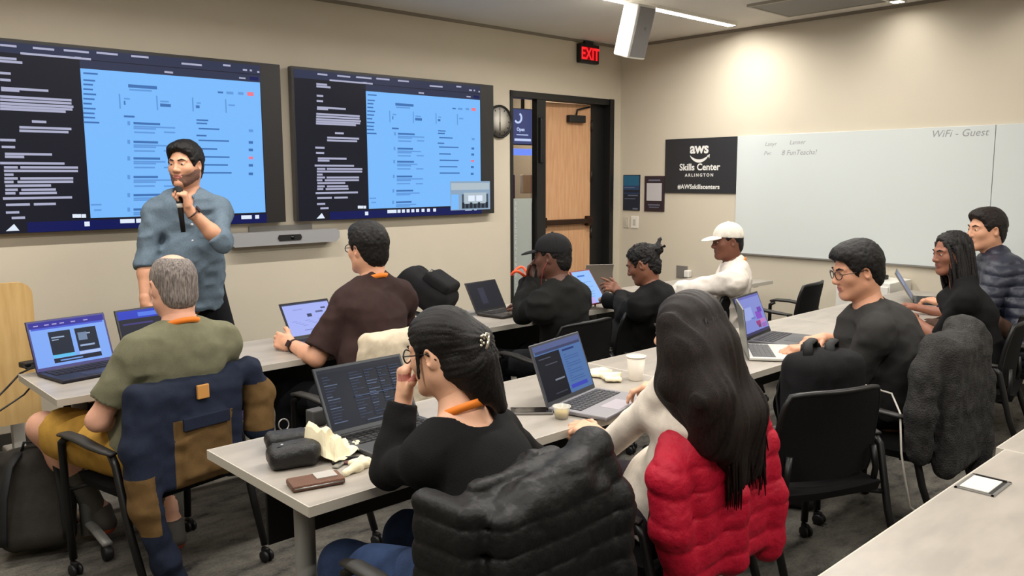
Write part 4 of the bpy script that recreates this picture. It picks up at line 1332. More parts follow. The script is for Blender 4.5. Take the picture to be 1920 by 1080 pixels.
    def cap(s, m, label=None):
        E = s.HE
        P = [E((0, -.012, .040), (.088, .106, .092), .0), half(s.H(0, 0, .028), -s.R[:, 2]-s.R[:, 1]*-.12, .004)]
        def dp(x, y, z):
            lx = (x-s.Hc[0])*s.R[0, 0]+(y-s.Hc[1])*s.R[1, 0]+(z-s.Hc[2])*s.R[2, 0]
            ly = (x-s.Hc[0])*s.R[0, 1]+(y-s.Hc[1])*s.R[1, 1]+(z-s.Hc[2])*s.R[2, 1]
            an = np.arctan2(lx, ly+.012)*3/math.pi
            return .0022*np.exp(-((an-np.round(an))*np.pi/3*.1/.004)**2)
        c = s.part('cap', P, .0036, m, dp, label)
        P = [E((0, .098, .026), (.073, .082, .016), .004, rx=-8), E((0, .095, .014), (.085, .098, .016), .004, 's', rx=-8), half(s.H(0, .062, 0), -s.R[:, 1], .004)]
        s.part('cap_brim', P, .003, m, None, None, None, c)
        s.part('cap_button', [E((0, -.012, .133), (.008, .008, .005), .0)], .002, m, None, None, None, c)
        return c


def fabric(name, rgb, **kw):
    a = dict(rough=.85, var=.08, vscale=30, bump=.35, bscale=420, spec=.2); a.update(kw)
    return mat(name, rgb, **a)


def hairmat(name, rgb, rgb2=None):
    return mat(name, rgb, .5, var=.35, vscale=60, stretch=(3, 3, .5), bump=.35, bscale=220, spec=.28, rgb2=rgb2)

ORANGE = mat('lanyard_orange', (236, 130, 40), .6)
H_black = hairmat('hair_black', (16, 14, 14))
H_brown = hairmat('hair_dark_brown', (17, 13, 12), (34, 23, 19))
C_black = fabric('cloth_black', (17, 17, 18)); C_denim = fabric('jeans_blue', (44, 60, 92), var=.25, vscale=14)
C_dark = fabric('trousers_dark', (24, 25, 30)); S_dark = mat('shoe_dark', (30, 28, 28), .6); S_sole = mat('sole_dark', (20, 20, 20), .7)
S_white = mat('sole_white', (214, 208, 204), .6)


def seat_legs(p, spread=.13, reach=.40, back=0.0, lift=.0):
    for q in (-1, 1):
        a = p.hip+p.fwd*(reach-back)+p.rt*q*spread*p.s; a[2] = .088*p.s+.002
        p.leg(q, a)


# 1 presenter in the denim shirt
hx = aty(345, 269, -.78)
p = Person('standing person in a blue denim shirt speaking into a microphone before the left display', skin_mat('tan', (206, 152, 122)), hx, 128, 165,
           (hx[0]+.01, -.72, .97), size=1.0, sw=.172, sh_drop=.075, nb_back=.01, slouch=0, fat=1.10, base=(hx[0], -.72, 0), hsize=1.04)
p.leg(-1, V3(-4.50, -.66, .09), hint=V3(.2, -1, 0), toe=V3(.75, -.55, 0)); p.leg(1, V3(-5.02, -.72, .09), hint=V3(-.2, -1, 0), toe=V3(-.5, -.9, 0))
mic_w = aty(354, 392, -1.01)
p.arm(-1, mic_w, V3(.55, -.35, -1.0), hdir=V3(-.22, -.02, 1.0), palm=V3(-.75, .35, 0), curl=(.95, 1, 1, 1), thumb=.55)
p.arm(1, aty(272, 578, -.86), V3(-.6, .5, 0), hdir=V3(.15, -.1, -1), palm=V3(.6, .4, 0), curl=(.3, .35, .4, .45))
p.lip = (168, 100, 92)
p.build(hands=.003, head=.0034); p.eyes(brow=(26, 20, 18))
M_den = fabric('denim_shirt', (102, 118, 132), var=.10, vscale=120, bump=.5, bscale=500)
ex = [cone(p.nb+UP*.012+p.srt*q*.052-p.sfw*.02, p.nb+UP*.0+p.srt*q*.03+p.sfw*.075, .020, .014, .012) for q in (-1, 1)]+[cone(p.nb+UP*.03-p.sfw*.05-p.srt*.04, p.nb+UP*.03-p.sfw*.05+p.srt*.04, .022, None, .015)]
sh = p.top(M_den, 1.18, .017, .13, wr=.016, neck=.058, extra=ex+[cone(p.nb+p.sfw*.06+UP*.03, p.nb-UP*.075+p.sfw*.125, .036, .008, .01, 's')], cuff=.006, seed=3, label='rolled-sleeve denim shirt with white buttons')
for q in (-1, 1):
    a_ = p.nb+p.srt*q*.045+p.sfw*.075-UP*.012; n_ = nrmz(p.sfw+p.srt*q*.5+UP*.35); u_ = nrmz(np.cross(n_, p.srt*q*.6-UP)); Rc = np.stack([u_, n_, np.cross(u_, n_)], 1)
    p.part('collar', [rbox(a_, (.022, .006, .038), .005, Rc, .004), cone(p.nb+UP*.03-p.sfw*.05, p.nb+UP*.028+p.srt*q*.058+p.sfw*.0, .016, None, .01), cone(p.nb+UP*.028+p.srt*q*.058, a_+UP*.02, .016, .010, .01)], .004, M_den)
mb = MB(); Mx = None
for i in range(7):
    t = i/6.0; c = p.nb*(1-t)+(p.hip-UP*.08)*t-UP*.06*(1-t)
    f = (p.sfw*(1-t)+p.fwd*t); c = c+f*(.128+.034*t*(1-t)*4*.6+.035*t)+p.rt*.0
    mb.lathe([(.001, -.006), (.007, -.006), (.007, .003), (.001, .0035)], tuple(c-p.base+f*.0), 10, rotm(math.pi/2, 0, 0))
mb.build('buttons', mat('button_white', (220, 220, 222), .4), sh)
p.bottoms(fabric('trousers_black', (22, 22, 26)), 1.95, .016)
p.shoes(mat('sneaker_purple', (110, 88, 140), .6), S_white, 'purple and white sneaker')
p.hair_short(H_black, top=.020, extra=[p.HE((0, .045, .085), (.060, .048, .040), .03), p.HE((.03, .062, .078), (.03, .03, .03), .03)], front=.104, fz=-.028, fr=.106, amp=.0024)
def beard(p, m, g=.0045):
    P = [q for q in p.face(g) if q.op == 'u']
    P = P[:3]+P[3:9]+[p.HC((-.021, .082, -.048), (.021, .082, -.048), .0075, None, .01)]
    P.append(p.HE((0, .075, -.002), (.095, .080, .050), .012, 's'))
    P.append(p.HE((0, .094, -.0625), (.021, .018, .0105), .006, 's'))
    P.append(half(p.H(0, -.012, 0), -p.R[:, 1]-p.R[:, 2]*.0, .006)); P.append(half(p.H(0, 0, -.022), p.R[:, 2], .006)); P.append(half(p.H(0, 0, -.124), -p.R[:, 2], .006))
    return p.part('beard', P, .003, m, lambda x, y, z: .0012*noise3(x*300, y*300, z*300))
beard(p, mat('beard_dark', (112, 80, 66), .8, rgb2=(84, 60, 50), vscale=500), .0028)
p.watch(-1, mat('watch_dark', (44, 26, 28), .4), .012)
# the microphone in his hand
d, n, _k = p.hd[-1]; d = nrmz(d); n = nrmz(n-d*(n @ d)); l = -np.cross(d, n)
gc = p.wr[-1]+d*.072+n*.034
ax = nrmz(V3(-.06, .03, 1)); top_ = gc+ax*.105
t = thing('microphone', 'black handheld microphone in the fist of the standing presenter', 'microphone', tuple(gc-ax*.19))
MB().tube([tuple(ax*.0), tuple(ax*.13), tuple(ax*.20)], [.0125, .0155, .0185], 14).build('handle', M_plastic, t)
mb = MB(); Rm_ = Vector((0, 0, 1)).rotation_difference(Vector(ax)).to_matrix()
mb.lathe([(.001, .198), (.018, .198), (.025, .212), (.026, .226), (.022, .242), (.012, .251), (.001, .253)], (0, 0, 0), 16, Rm_); mb.build('grille', mat('mic_grille', (50, 50, 52), .4, metal=.7, bump=.5, bscale=900), t)
MB().lathe([(.0165, .135), (.0172, .15), (.0172, .158)], (0, 0, 0), 14, Rm_).build('band', M_white, t)

# 2 grey-haired man
top2 = atz(318, 477, 1.305)
p = Person('grey-haired person with bald crown in olive tee and mustard shorts, seen from behind', skin_mat('fair', (222, 168, 142)), top2, 4, 2, (-5.58, -2.20, .53), sh_drop=.048, size=1.03, sw=.168, nb_back=.045, fat=1.06, head_pitch=4, hsize=1.06)
aL = atz(187, 958, .125); aR = atz(322, 985, .10)
p.leg(-1, aL, toe=V3(-.15, 1, 0), kn=(-5.87, -1.71, .555)); p.leg(1, aR, hint=V3(.35, 1, .7), toe=V3(.15, 1, 0))
p.arm(-1, p.hip+p.fwd*.16+V3(-.06, 0, .10), V3(-.8, -.5, -.35), palm=V3(.4, .2, -1)); p.arm(1, p.hip+p.fwd*.24+V3(.12, 0, .10), V3(.9, -.4, -.2), palm=V3(-.4, .2, -1))
p.build()
p.eyes(brow=(110, 104, 98))
p.top(fabric('tee_olive', (116, 115, 92)), .72, .016, .05, wr=.009, seed=11, label='olive green tee')
p.bottoms(fabric('shorts_mustard', (182, 140, 62)), .80, .024, 'shorts', flare=.016, label='mustard shorts')
p.shoes(mat('shoe_grey', (78, 74, 70), .7), mat('sole_orange', (204, 88, 52), .6), 'grey shoe with orange sole'); p.socks(mat('sock_grey', (88, 86, 80), .9, bump=.4, bscale=300), .5)
hg = hairmat('hair_grey', (92, 84, 80), (150, 140, 134))
E_ = p.HE
p.part('hair', [E_((0, -.016, .030), (.0815, .102, .092), .02), E_((0, -.055, -.03), (.069, .056, .068), .02), E_((.008, -.005, .128), (.048, .075, .042), .02, 's'), E_((0, .088, -.02), (.105, .086, .12), .012, 's')]
       +[E_((q*.092, .0, -.018), (.034, .028, .042), .008, 's') for q in (-1, 1)]+[half(p.H(0, 0, -.082), -p.R[:, 2]+p.R[:, 1]*.35, .01)], .0036, hg, lambda x, y, z: .0016*noise3(x*160, y*160, z*60), 'cropped grey hair')
p.lanyard(ORANGE, .070)

# 3 man in brown at the laptop
p = Person('person in a dark brown tee with short black hair at the lavender laptop', skin_mat('light_tan', (214, 160, 130)), atz(686, 421, 1.375), 10, 6, (-4.60, -2.24, .55), size=1.03, sw=.158, nb_back=.04, head_pitch=2, twist=-6, hsize=1.02)
wl = atz(547, 646, .775)
p.arm(-1, wl, V3(-.5, -.3, -.8), hdir=V3(-.25, .6, .12), palm=V3(.75, .25, -.35), curl=(.6, .65, .7, .75), thumb=.9); p.arm(1, V3(-4.40, -1.80, .775), V3(.8, -.3, -.6))
seat_legs(p); p.build(); p.eyes()
p.top(fabric('tee_brown', (54, 38, 36)), .86, .020, .05, wr=.010, seed=21, flare=.02, label='oversized dark brown tee'); p.bottoms(C_dark); p.shoes(S_dark, S_sole)
p.hair_short(H_black, top=.016, nape=-.088, sides=.004, extra=[p.HE((0, .03, .09), (.065, .06, .038), .03)], amp=.002)
p.glasses(); p.lanyard(ORANGE, .064); p.watch(-1, mat('watch_dark', (44, 26, 28), .4), .01)

# 4 man in the black cap
p = Person('person in a black cap and black jacket resting a hand at the mouth', skin_mat('deep', (92, 60, 48)), atz(1032, 441, 1.285), 24, 2, (-3.30, -2.34, .54), size=1.0, sw=.185, nb_back=.05, head_pitch=4, twist=8)
p.lip = (96, 56, 54)
eL = atz(968, 600, .79)
p.arm(-1, aty(992, 527, -2.08), V3(-.5, .15, -1), hdir=V3(.15, -.1, 1), palm=V3(.35, -.9, 0), curl=(.5, .55, .6, .65)); p.arm(1, p.hip+V3(.10, .40, .25), V3(.3, .1, -1))
seat_legs(p); p.build(); p.eyes()
p.top(fabric('jacket_black', (22, 23, 22)), 1.95, .022, .08, name='jacket', wr=.011, neck=.058, seed=33, extra=[cone(p.nb+UP*.03-p.sfw*.045-p.srt*.03, p.nb+UP*.03-p.sfw*.045+p.srt*.03, .028, None, .02)], label='black collared jacket'); p.bottoms(C_dark); p.shoes(S_dark, S_sole)
p.hair_short(H_black, top=.006, nape=-.075, amp=.002); p.cap(fabric('cap_black', (30, 30, 32)), 'black baseball cap')
_pts = [p.wr[-1]-p.base+V3(-.06+.055*math.cos(a), .02+.03*math.sin(a), .055+.02*math.sin(a*2)+.012*math.sin(a)) for a in np.linspace(0, 2*math.pi, 24)[:-1]]
MB().tube(_pts, .009, 8, closed=True, flat=.8).build('lanyard', mat('neon_orange', (255, 96, 52), .5), p.ob, 'neon orange lanyard bunched in the hand')
MB().tube([p.H(-.079, -.004, -.02)-p.base, p.H(-.074, .03, -.07)-p.base, p.H(-.06, .05, -.14)-p.base, p.chest+p.sfw*.12-p.base], .0022, 6).build('earphone_cord', mat('cord_red', (150, 60, 60), .5), p.ob)

# 5 woman in the black hoodie with a bun
p = Person('person with black hair in a small bun wearing a black hoodie, bent over the tablet', skin_mat('brown', (122, 80, 62)), atz(1192, 463, 1.185), 26, 6, (-2.73, -2.30, .53), size=.95, sw=.16, fem=True, nb_back=.07, head_pitch=22, slouch=.05)
p.lip = (120, 66, 62)
p.arm(-1, atz(1163, 549, .865), V3(-.5, -.4, -1), hdir=V3(-.45, .25, .35), palm=V3(.2, .8, -.5), curl=(.15, .5, .6, .6)); p.arm(1, V3(-2.58, -1.98, .79), V3(.8, -.3, -.5))
seat_legs(p); p.build(); p.eyes()
p.top(C_black, 1.95, .024, .06, name='hoodie', wr=.009, neck=.056, seed=41, extra=[cone(p.nb-p.sfw*.055+UP*.01-p.srt*.06, p.nb-p.sfw*.055+UP*.01+p.srt*.06, .045, None, .03), ell(p.nb-p.sfw*.085-UP*.055, (.11, .06, .09), np.stack([p.srt, p.sfw, UP], 1), .04)]); p.bottoms(C_dark); p.shoes(S_dark, S_sole)
p.hair_short(H_black, top=.010, nape=-.07, extra=[p.HE((.01, -.115, .055), (.042, .04, .040), .012), p.HC((.02, -.13, .07), (.05, -.155, .115), .012, .008, .01), p.HC((.0, -.14, .06), (-.01, -.175, .06), .012, .006, .01)], amp=.005)
MB().tube([p.nb-p.base+(p.srt*math.sin(a)-p.sfw*math.cos(a))*.058+UP*.035 for a in np.linspace(-2, 2, 16)], .008, 8).build('collar', mat('collar_pale', (190, 176, 170), .8), p.ob)

# 6 man in the white cap
p = Person('person in a white cap and white jacket leaning back by the whiteboard wall', p.skin if False else skin_mat('deep_brown', (112, 70, 54)), atz(1362, 420, 1.285), 56, 34, (-1.74, -2.34, .54), size=1.0, sw=.18, nb_back=.045, head_pitch=4, twist=0)
p.lip = (104, 60, 56)
p.arm(-1, V3(-1.80, -2.04, .775), V3(-.3, -.9, -.3), hdir=V3(.4, .5, 0), el=V3(-2.03, -2.27, .825)); p.arm(1, V3(-1.62, -1.95, .78), V3(.8, -.2, -.5), hdir=V3(-.8, .3, 0))
seat_legs(p, reach=.36); p.build(); p.eyes()
p.top(fabric('jacket_white', (222, 214, 204)), 1.97, .024, .07, name='jacket', wr=.012, neck=.058, seed=52, extra=[cone(p.nb+UP*.035+p.srt*.05*math.cos(a)+p.sfw*.05*math.sin(a), p.nb+UP*.035+p.srt*.05*math.cos(a+.8)+p.sfw*.05*math.sin(a+.8), .022, None, .015) for a in np.arange(0, 6.2, .8)], label='white jacket'); p.bottoms(C_dark); p.shoes(S_dark, S_sole)
p.hair_short(H_black, top=.004, nape=-.07, amp=.001); p.cap(fabric('cap_white', (226, 220, 208)), 'white baseball cap'); p.lanyard(ORANGE, .075)

# 7 man in dark grey tee with glasses
p = Person('person in a dark grey tee with glasses typing on the lavender-purple laptop, seen in profile', skin_mat('warm', (208, 152, 122)), atz(1598, 458, 1.29), 50, 26, (-2.80, -4.0, .54), size=1.04, sw=.18, nb_back=.06, head_pitch=12, fat=1.12, slouch=.05, twist=6, hsize=1.06)
p.arm(-1, atz(1520, 652, .785), V3(-.2, -.6, -.6), hdir=V3(-.55, .55, -.05)); p.arm(1, atz(1545, 634, .785), V3(.7, -.2, -.6), hdir=V3(-.7, .35, -.05))
seat_legs(p); p.build(hands=.0032); p.eyes()
p.top(fabric('tee_charcoal', (50, 49, 48)), .88, .018, .05, wr=.009, seed=61, flare=.014, label='dark grey tee'); p.bottoms(C_dark); p.shoes(S_dark, S_sole)
p.hair_short(H_black, top=.018, nape=-.06, extra=[p.HE((0, .045, .083), (.066, .055, .042), .03), p.HE((0, .085, .065), (.045, .022, .022), .02)], front=.102, fz=-.035, amp=.002, sides=.004); p.glasses(mat('glasses_brown', (60, 44, 40), .3))

# 8 woman with locs
p = Person('person with shoulder-length locs in a black tee at the middle row', skin_mat('mid_brown', (140, 92, 72)), atz(1782, 437, 1.28), 52, 14, (-1.60, -4.02, .53), size=.98, sw=.165, fem=True, nb_back=.06, head_pitch=6, twist=10)
p.lip = (130, 76, 70)
p.arm(-1, atz(1706, 592, .78), V3(-.3, -.7, -.5), hdir=V3(-.5, .6, 0)); p.arm(1, V3(-1.35, -3.55, .78), V3(.7, -.3, -.6))
seat_legs(p); p.build(); p.eyes()
p.top(C_black, .9, .016, .05, wr=.008, seed=71, label='black tee'); p.bottoms(C_dark); p.shoes(S_dark, S_sole)
p.hair_short(H_black, top=.008, nape=-.1, amp=.003, front=.092, fz=-.03, fr=.108)
rr = random.Random(8); mb = MB()
for i in range(170):
    a = math.radians(rr.uniform(-160, 160)) if i > 20 else math.radians(rr.choice((-1, 1))*rr.uniform(60, 110))
    lat = rr.uniform(.1, 1.0)
    th = rr.uniform(.15, 1.45)
    x0 = .083*math.sin(th)*math.sin(a); y0 = -.014-.103*math.sin(th)*math.cos(a); z0 = .036+.096*math.cos(th)
    if y0 > .055 and z0 < .07: continue
    L = rr.uniform(.22, .40)*(1 if y0 < 0 else .8); pts = []
    for k in range(7):
        u = k/6; out = 1+.10*math.sin(u*2.2)+.05*u
        pts.append(p.H(x0*out+.006*math.sin(6*u+i), y0*out+(-.012 if y0 < .02 else -.03)*u*1.5, z0+.012*math.sin(u*3)-L*u**1.25)-p.base)
    mb.tube(pts, [.0095, .0105, .0105, .0105, .010, .009, .006], 6)
mb.build('locs', mat('locs_black', (24, 21, 20), .6, var=.3, vscale=90, bump=.8, bscale=220), p.ob, 'long dark locs')
MB().lathe([(.001, -.006), (.006, 0), (.001, .006)], tuple(p.H(-.082, -.012, -.045)-p.base), 10).build('earring', M_white, p.ob)

# 9 man in navy puffer
p = Person('person in a navy puffer jacket with dark hair, furthest right', skin_mat('tan_two', (198, 146, 116)), atz(1851, 394, 1.385), 52, 16, (-1.00, -4.06, .56), size=1.06, sw=.185, nb_back=.06, head_pitch=0, twist=6, hsize=1.08)
p.arm(-1, V3(-1.15, -3.62, .79), V3(-.5, -.5, -.6)); p.arm(1, V3(-.80, -3.62, .79), V3(.7, -.3, -.6))
seat_legs(p); p.build(); p.eyes()
def puff(p, per=.062, amp=.011, seed=0):
    def dp(x, y, z):
        t = (z-p.hip[2])/per+.25*noise3(x*5+seed, y*5, z*5)
        return -amp*np.abs(np.sin(np.pi*t))**.6+.006+.003*noise3(x*30, y*30, z*30)
    return dp
P = p.torso(.03, .08)
for q in (-1, 1): P += p.uarm(q, 1, .030)+p.farm(q, .96, .026, flat=True)
P += [cone(p.nb+UP*.03+p.srt*.062*math.cos(a)+p.sfw*.055*math.sin(a), p.nb+UP*.03+p.srt*.062*math.cos(a+.8)+p.sfw*.055*math.sin(a+.8), .028, None, .02) for a in np.arange(0, 6.2, .8) if math.sin(a+.4) < .8]
p.part('puffer_jacket', P, .007, mat('nylon_navy', (36, 40, 54), .45, bump=.25, bscale=60), puff(p)); p.bottoms(C_dark); p.shoes(S_dark, S_sole)
p.hair_short(H_brown, top=.016, nape=-.075, extra=[p.HE((0, .05, .085), (.06, .05, .04), .03)], front=.102, fz=-.03, amp=.002)

# 10 woman in the black sweater
p = Person('person in a black sweater with pinned-up dark hair and orange lanyard, nearest the camera', skin_mat('light', (218, 168, 138)), atz(816, 584, 1.245), 20, 10, (-5.36, -4.0, .54), size=.99, sw=.150, fem=True, nb_back=.06, head_pitch=10, slouch=.05, twist=-4, fat=1.12, hsize=.95)
eL = atz(722, 890, .77)
p.arm(-1, atz(757, 748, .985), V3(-.55, .1, -1), el=atz(730, 882, .80), hdir=V3(.10, .10, 1), palm=V3(.75, -.25, .1), curl=(.55, .62, .7, .75), thumb=.35); p.arm(1, V3(-5.16, -3.66, .785), V3(.8, -.3, -.5), hdir=V3(-.3, .8, 0))
seat_legs(p, reach=.42); p.build(hands=.0028, head=.0034, body=.007); p.eyes()
p.top(fabric('sweater_black', (16, 16, 17)), 1.94, .014, .05, name='sweater', wr=.006, neck=.088, seed=81, h=.007, label='black long-sleeved sweater'); p.bottoms(C_denim, label='blue jeans'); p.shoes(S_dark, S_sole)
E_ = p.HE
def hair_up(p):
    P = [E_((0, -.014, .036), (.088, .110, .098), .02), E_((0, -.055, -.03), (.074, .066, .075), .02), E_((.0, -.108, -.035), (.062, .05, .075), .03), E_((.006, -.115, .02), (.06, .045, .05), .03), E_((.0, -.10, -.10), (.046, .036, .06), .03), p.HC((.004, -.125, -.04), (.03, -.145, -.17), .046, .022, .03),
         E_((0, .088, -.03), (.098, .078, .105), .012, 's'), E_((-.092, .02, -.035), (.030, .032, .05), .008, 's'), E_((.092, .02, -.035), (.030, .032, .05), .008, 's')]
    P += [p.HC((q*.077, .028, .03), (q*.080, .038, -.055), .008, .004, .006) for q in (-1, 1)]
    def dp(x, y, z):
        l = [(x-p.Hc[0])*p.R[0, i]+(y-p.Hc[1])*p.R[1, i]+(z-p.Hc[2])*p.R[2, i] for i in range(3)]
        an = np.arctan2(l[0], l[2]-.02)
        return .0022*noise3(an*9+4, l[1]*14, np.hypot(l[0], l[2])*20)+.0016*noise3(an*60, l[1]*14, l[2]*18)+.004*noise3(l[0]*16, l[1]*14, l[2]*13)
    return p.part('hair', P, .0034, H_black, dp, 'black hair pinned up with a sparkling clip')
hr = hair_up(p)
mb = MB(); rr = random.Random(3)
for i in range(12):
    c = p.H(-.018+rr.uniform(-.018, .018), -.160+rr.uniform(-.003, .010), .022+rr.uniform(-.02, .02)); mb.lathe([(.001, -.005), (.0045, -.002), (.0045, .002), (.001, .005)], tuple(c-p.base), 6)
mb.tube([p.H(.0, -.160, .040)-p.base, p.H(-.018, -.166, .02)-p.base, p.H(-.03, -.162, 0)-p.base], .004, 6)
mb.build('hair_clip', mat('clip_silver', (214, 206, 190), .15, metal=.9), hr)
p.glasses(); p.lanyard(ORANGE, .062)

# 11 long-haired woman
p = Person('person with very long dark hair and white sleeves in front of the red jacket', skin_mat('light', (218, 168, 138)), atz(1282, 552, 1.255), 8, 4, (-4.58, -4.00, .54), size=.97, sw=.128, fem=True, nb_back=.04, head_pitch=6, hsize=.97, nb_drop=.135, twist=-6)
p.sh[-1] = atz(1254, 730, .965)
p.arm(-1, atz(1122, 814, .735), V3(-1, -.75, -.5), el=atz(1124, 850, .69), hdir=V3(-.15, .9, .15), palm=V3(.3, 0, -1)); p.arm(1, atz(1210, 722, .785), V3(.8, -.3, -.5), hdir=V3(-.45, .75, -.05))
seat_legs(p); p.build(hands=.003, body=.007); p.eyes()
p.top(fabric('top_white', (232, 222, 208), bump=.2), 1.95, .010, .05, name='top', wr=.005, seed=91, h=.007, label='white ribbed top'); p.bottoms(fabric('leggings', (60, 54, 60))); p.shoes(S_dark, S_sole)
E_ = p.HE
P = [E_((0, -.014, .036), (.090, .110, .098), .02), E_((0, -.055, -.03), (.088, .085, .09), .03)]
bk = -p.fwd
c0 = p.H(0, -.06, -.05)
for q, w in ((-.045, .05), (0, .06), (.05, .052), (.075, .035), (-.06, .035)):
    a = c0+p.rt*q*.9; b = p.chest+p.rt*(q*1.2+.01)+bk*.12+UP*.02; c = p.mid+p.rt*(q*1.25+.035)+bk*.19-UP*(.02-.2*abs(q))
    P += [cone(a, b, w, w*.85, .07), cone(b, c, w*.9, .022, .07)]
P += [p.HC((q*.070, .0, .03), (q*.080, .012, -.15), .040, .044, .05) for q in (-1, 1)]+[p.HC((q*.080, .012, -.15), (q*.085, -.06, -.30), .044, .03, .05) for q in (-1, 1)]
sl = p.nb-p.rt*.085+bk*.085-UP*.03
P += [cone(c0-p.rt*.055, sl, .052, .05, .07), cone(sl, p.chest-p.rt*.085+bk*.135-UP*.05, .05, .04, .07)]
P += [E_((0, .090, -.03), (.066, .076, .108), .02, 's')]
def dpl(x, y, z):
    an = np.arctan2(x-p.Hc[0], y-p.Hc[1]-.05)
    r = np.hypot(x-p.Hc[0], y-p.Hc[1])
    u = (x-p.Hc[0])*p.rt[0]+(y-p.Hc[1])*p.rt[1]
    return .0060*noise3(u*55+noise3(u*8, z*4, 1.5)*1.2, z*3.0, 4.2)+.0035*noise3(u*140, z*4, r*9)+.005*noise3(u*22, z*2.5, 9.1)
hr = p.part('hair', P, .005, H_brown, dpl, 'waist-length straight dark hair')
rr = random.Random(5); mb = MB()
for i in range(150):
    q = rr.uniform(-1, 1); a = p.H(q*.07, -.085-.03*math.sqrt(max(0, 1-q*q)), rr.uniform(-.05, .06))
    b = p.chest+p.rt*(q*.10+.01)+bk*(.17+rr.uniform(-.02, .03)*1)+UP*.03; e = p.mid+p.rt*(q*.115+.035+rr.uniform(-.03, .03))+bk*(.205+rr.uniform(-.015, .02))+UP*rr.uniform(-.10, .10)
    pts = []
    for k in range(8):
        u = k/7; pts.append(((1-u)**2*a+2*u*(1-u)*b+u*u*e)+p.rt*.006*math.sin(5*u+i)-p.base)
    mb.tube(pts, [.004, .0055, .006, .006, .0055, .005, .004, .0015], 5)
mb.build('hair_strands', H_brown, hr)
MB().tube([p.H(-.096, -.0, .045+.0)-p.base, p.H(-.102, .008, .01)-p.base, p.H(-.102, .01, -.03)-p.base, p.H(-.098, .012, -.05)-p.base], .006, 8).build('headset', mat('headset_silver', (170, 168, 166), .3, metal=.5), p.ob)

# ------------------------------------------------------------------ jackets hung on the chairs
def chair_frame(x, y, yaw):
    a = math.radians(yaw); c, s_ = math.cos(a), math.sin(a)
    R = np.array([[c, -s_, 0], [s_, c, 0], [0, 0, 1]])
    return (lambda *p: np.array([x, y, 0.0])+R @ np.array(p, float)), R, (lambda P: (P-np.array([x, y, 0])) @ R)


def local_disp(x, y, yaw, fn):
    a = math.radians(yaw); c, s_ = math.cos(a), math.sin(a)
    return lambda X, Y, Z: fn((X-x)*c+(Y-y)*s_, -(X-x)*s_+(Y-y)*c, Z)


def quilt(per, amp, seed=0, wob=.22, seam=0.0):
    def f(x, y, z):
        t = z/per+wob*noise3(x*6+seed, y*6, z*5)
        return -amp*np.abs(np.sin(np.pi*t))**.38+amp*.7-.004*np.abs(noise3(x*38+seed, y*38, z*26))+.002+.006*noise3(x*10, y*10+seed, z*8)+seam*.009*np.exp(-((x-.015)/.006)**2)
    return f


# red puffer
cx, cy, yw = -4.60, -3.97, 2
T, R, _L = chair_frame(cx, cy, yw)
P = [rbox(T(-.01, -.272, .65), (.205, .050, .255), .045, R, .03), rbox(T(0, -.235, .885), (.17, .075, .05), .045, R, .05), rbox(T(0, -.165, .80), (.19, .035, .10), .03, R, .04),
     cone(T(-.02, -.31, .64), T(-.02, -.30, .44), .05, .06, .03)]
P += chain([T(-.17, -.22, .84), T(-.265, -.235, .74), T(-.275, -.25, .60), T(-.22, -.27, .41)], [.055, .062, .058, .05], .03)
P += chain([T(.18, -.22, .90), T(.225, -.25, .74), T(.245, -.28, .56), T(.235, -.29, .40)], [.055, .062, .062, .055], .03)
o = np_object('puffer_jacket', [sdf_mesh(P, .0065, local_disp(cx, cy, yw, quilt(.078, .0085, 3, .16, 1.0)))], mat('nylon_red', (176, 14, 44), .6, bump=.35, bscale=60, spec=.3), T(0, -.24, .36))
tag(o, 'red quilted puffer jacket hung over the chair of the long-haired woman', 'jacket')

# black puffer
cx, cy, yw = -5.375, -3.99, 2
T, R, _L = chair_frame(cx, cy, yw)
P = [rbox(T(0, -.262, .60), (.21, .036, .25), .042, R, .03), rbox(T(0, -.17, .78), (.2, .03, .12), .028, R, .03)]
P += chain([T(-.22, -.18, .80), T(-.08, -.235, .842), T(.08, -.24, .858), T(.20, -.21, .885), T(.225, -.16, .875)], [.038, .046, .048, .045, .036], .03)
P += chain([T(.22, -.2, .9), T(.245, -.24, .74), T(.24, -.26, .55), T(.20, -.27, .40)], [.05, .058, .055, .05], .03)
P += [rbox(T(-.235, -.135, .70), (.035, .10, .17), .03, R, .04)]
o = np_object('puffer_jacket', [sdf_mesh(P, .006, local_disp(cx, cy, yw, quilt(.068, .0095, 9, .14)))], mat('nylon_black', (11, 11, 12), .55, bump=.25, bscale=60, spec=.35), T(0, -.24, .34))
tag(o, 'black quilted puffer jacket over the chair nearest the camera', 'jacket')
P = chain([T(-.02, -.10, .835), T(.06, -.13, .868), T(.15, -.12, .868)], [.02, .034, .03], .03)
ob = np_object('hood', [sdf_mesh(P, .005, local_disp(cx, cy, yw, quilt(.05, .007, 2)))], MATS['nylon_black'], T(0, -.24, .34), o)

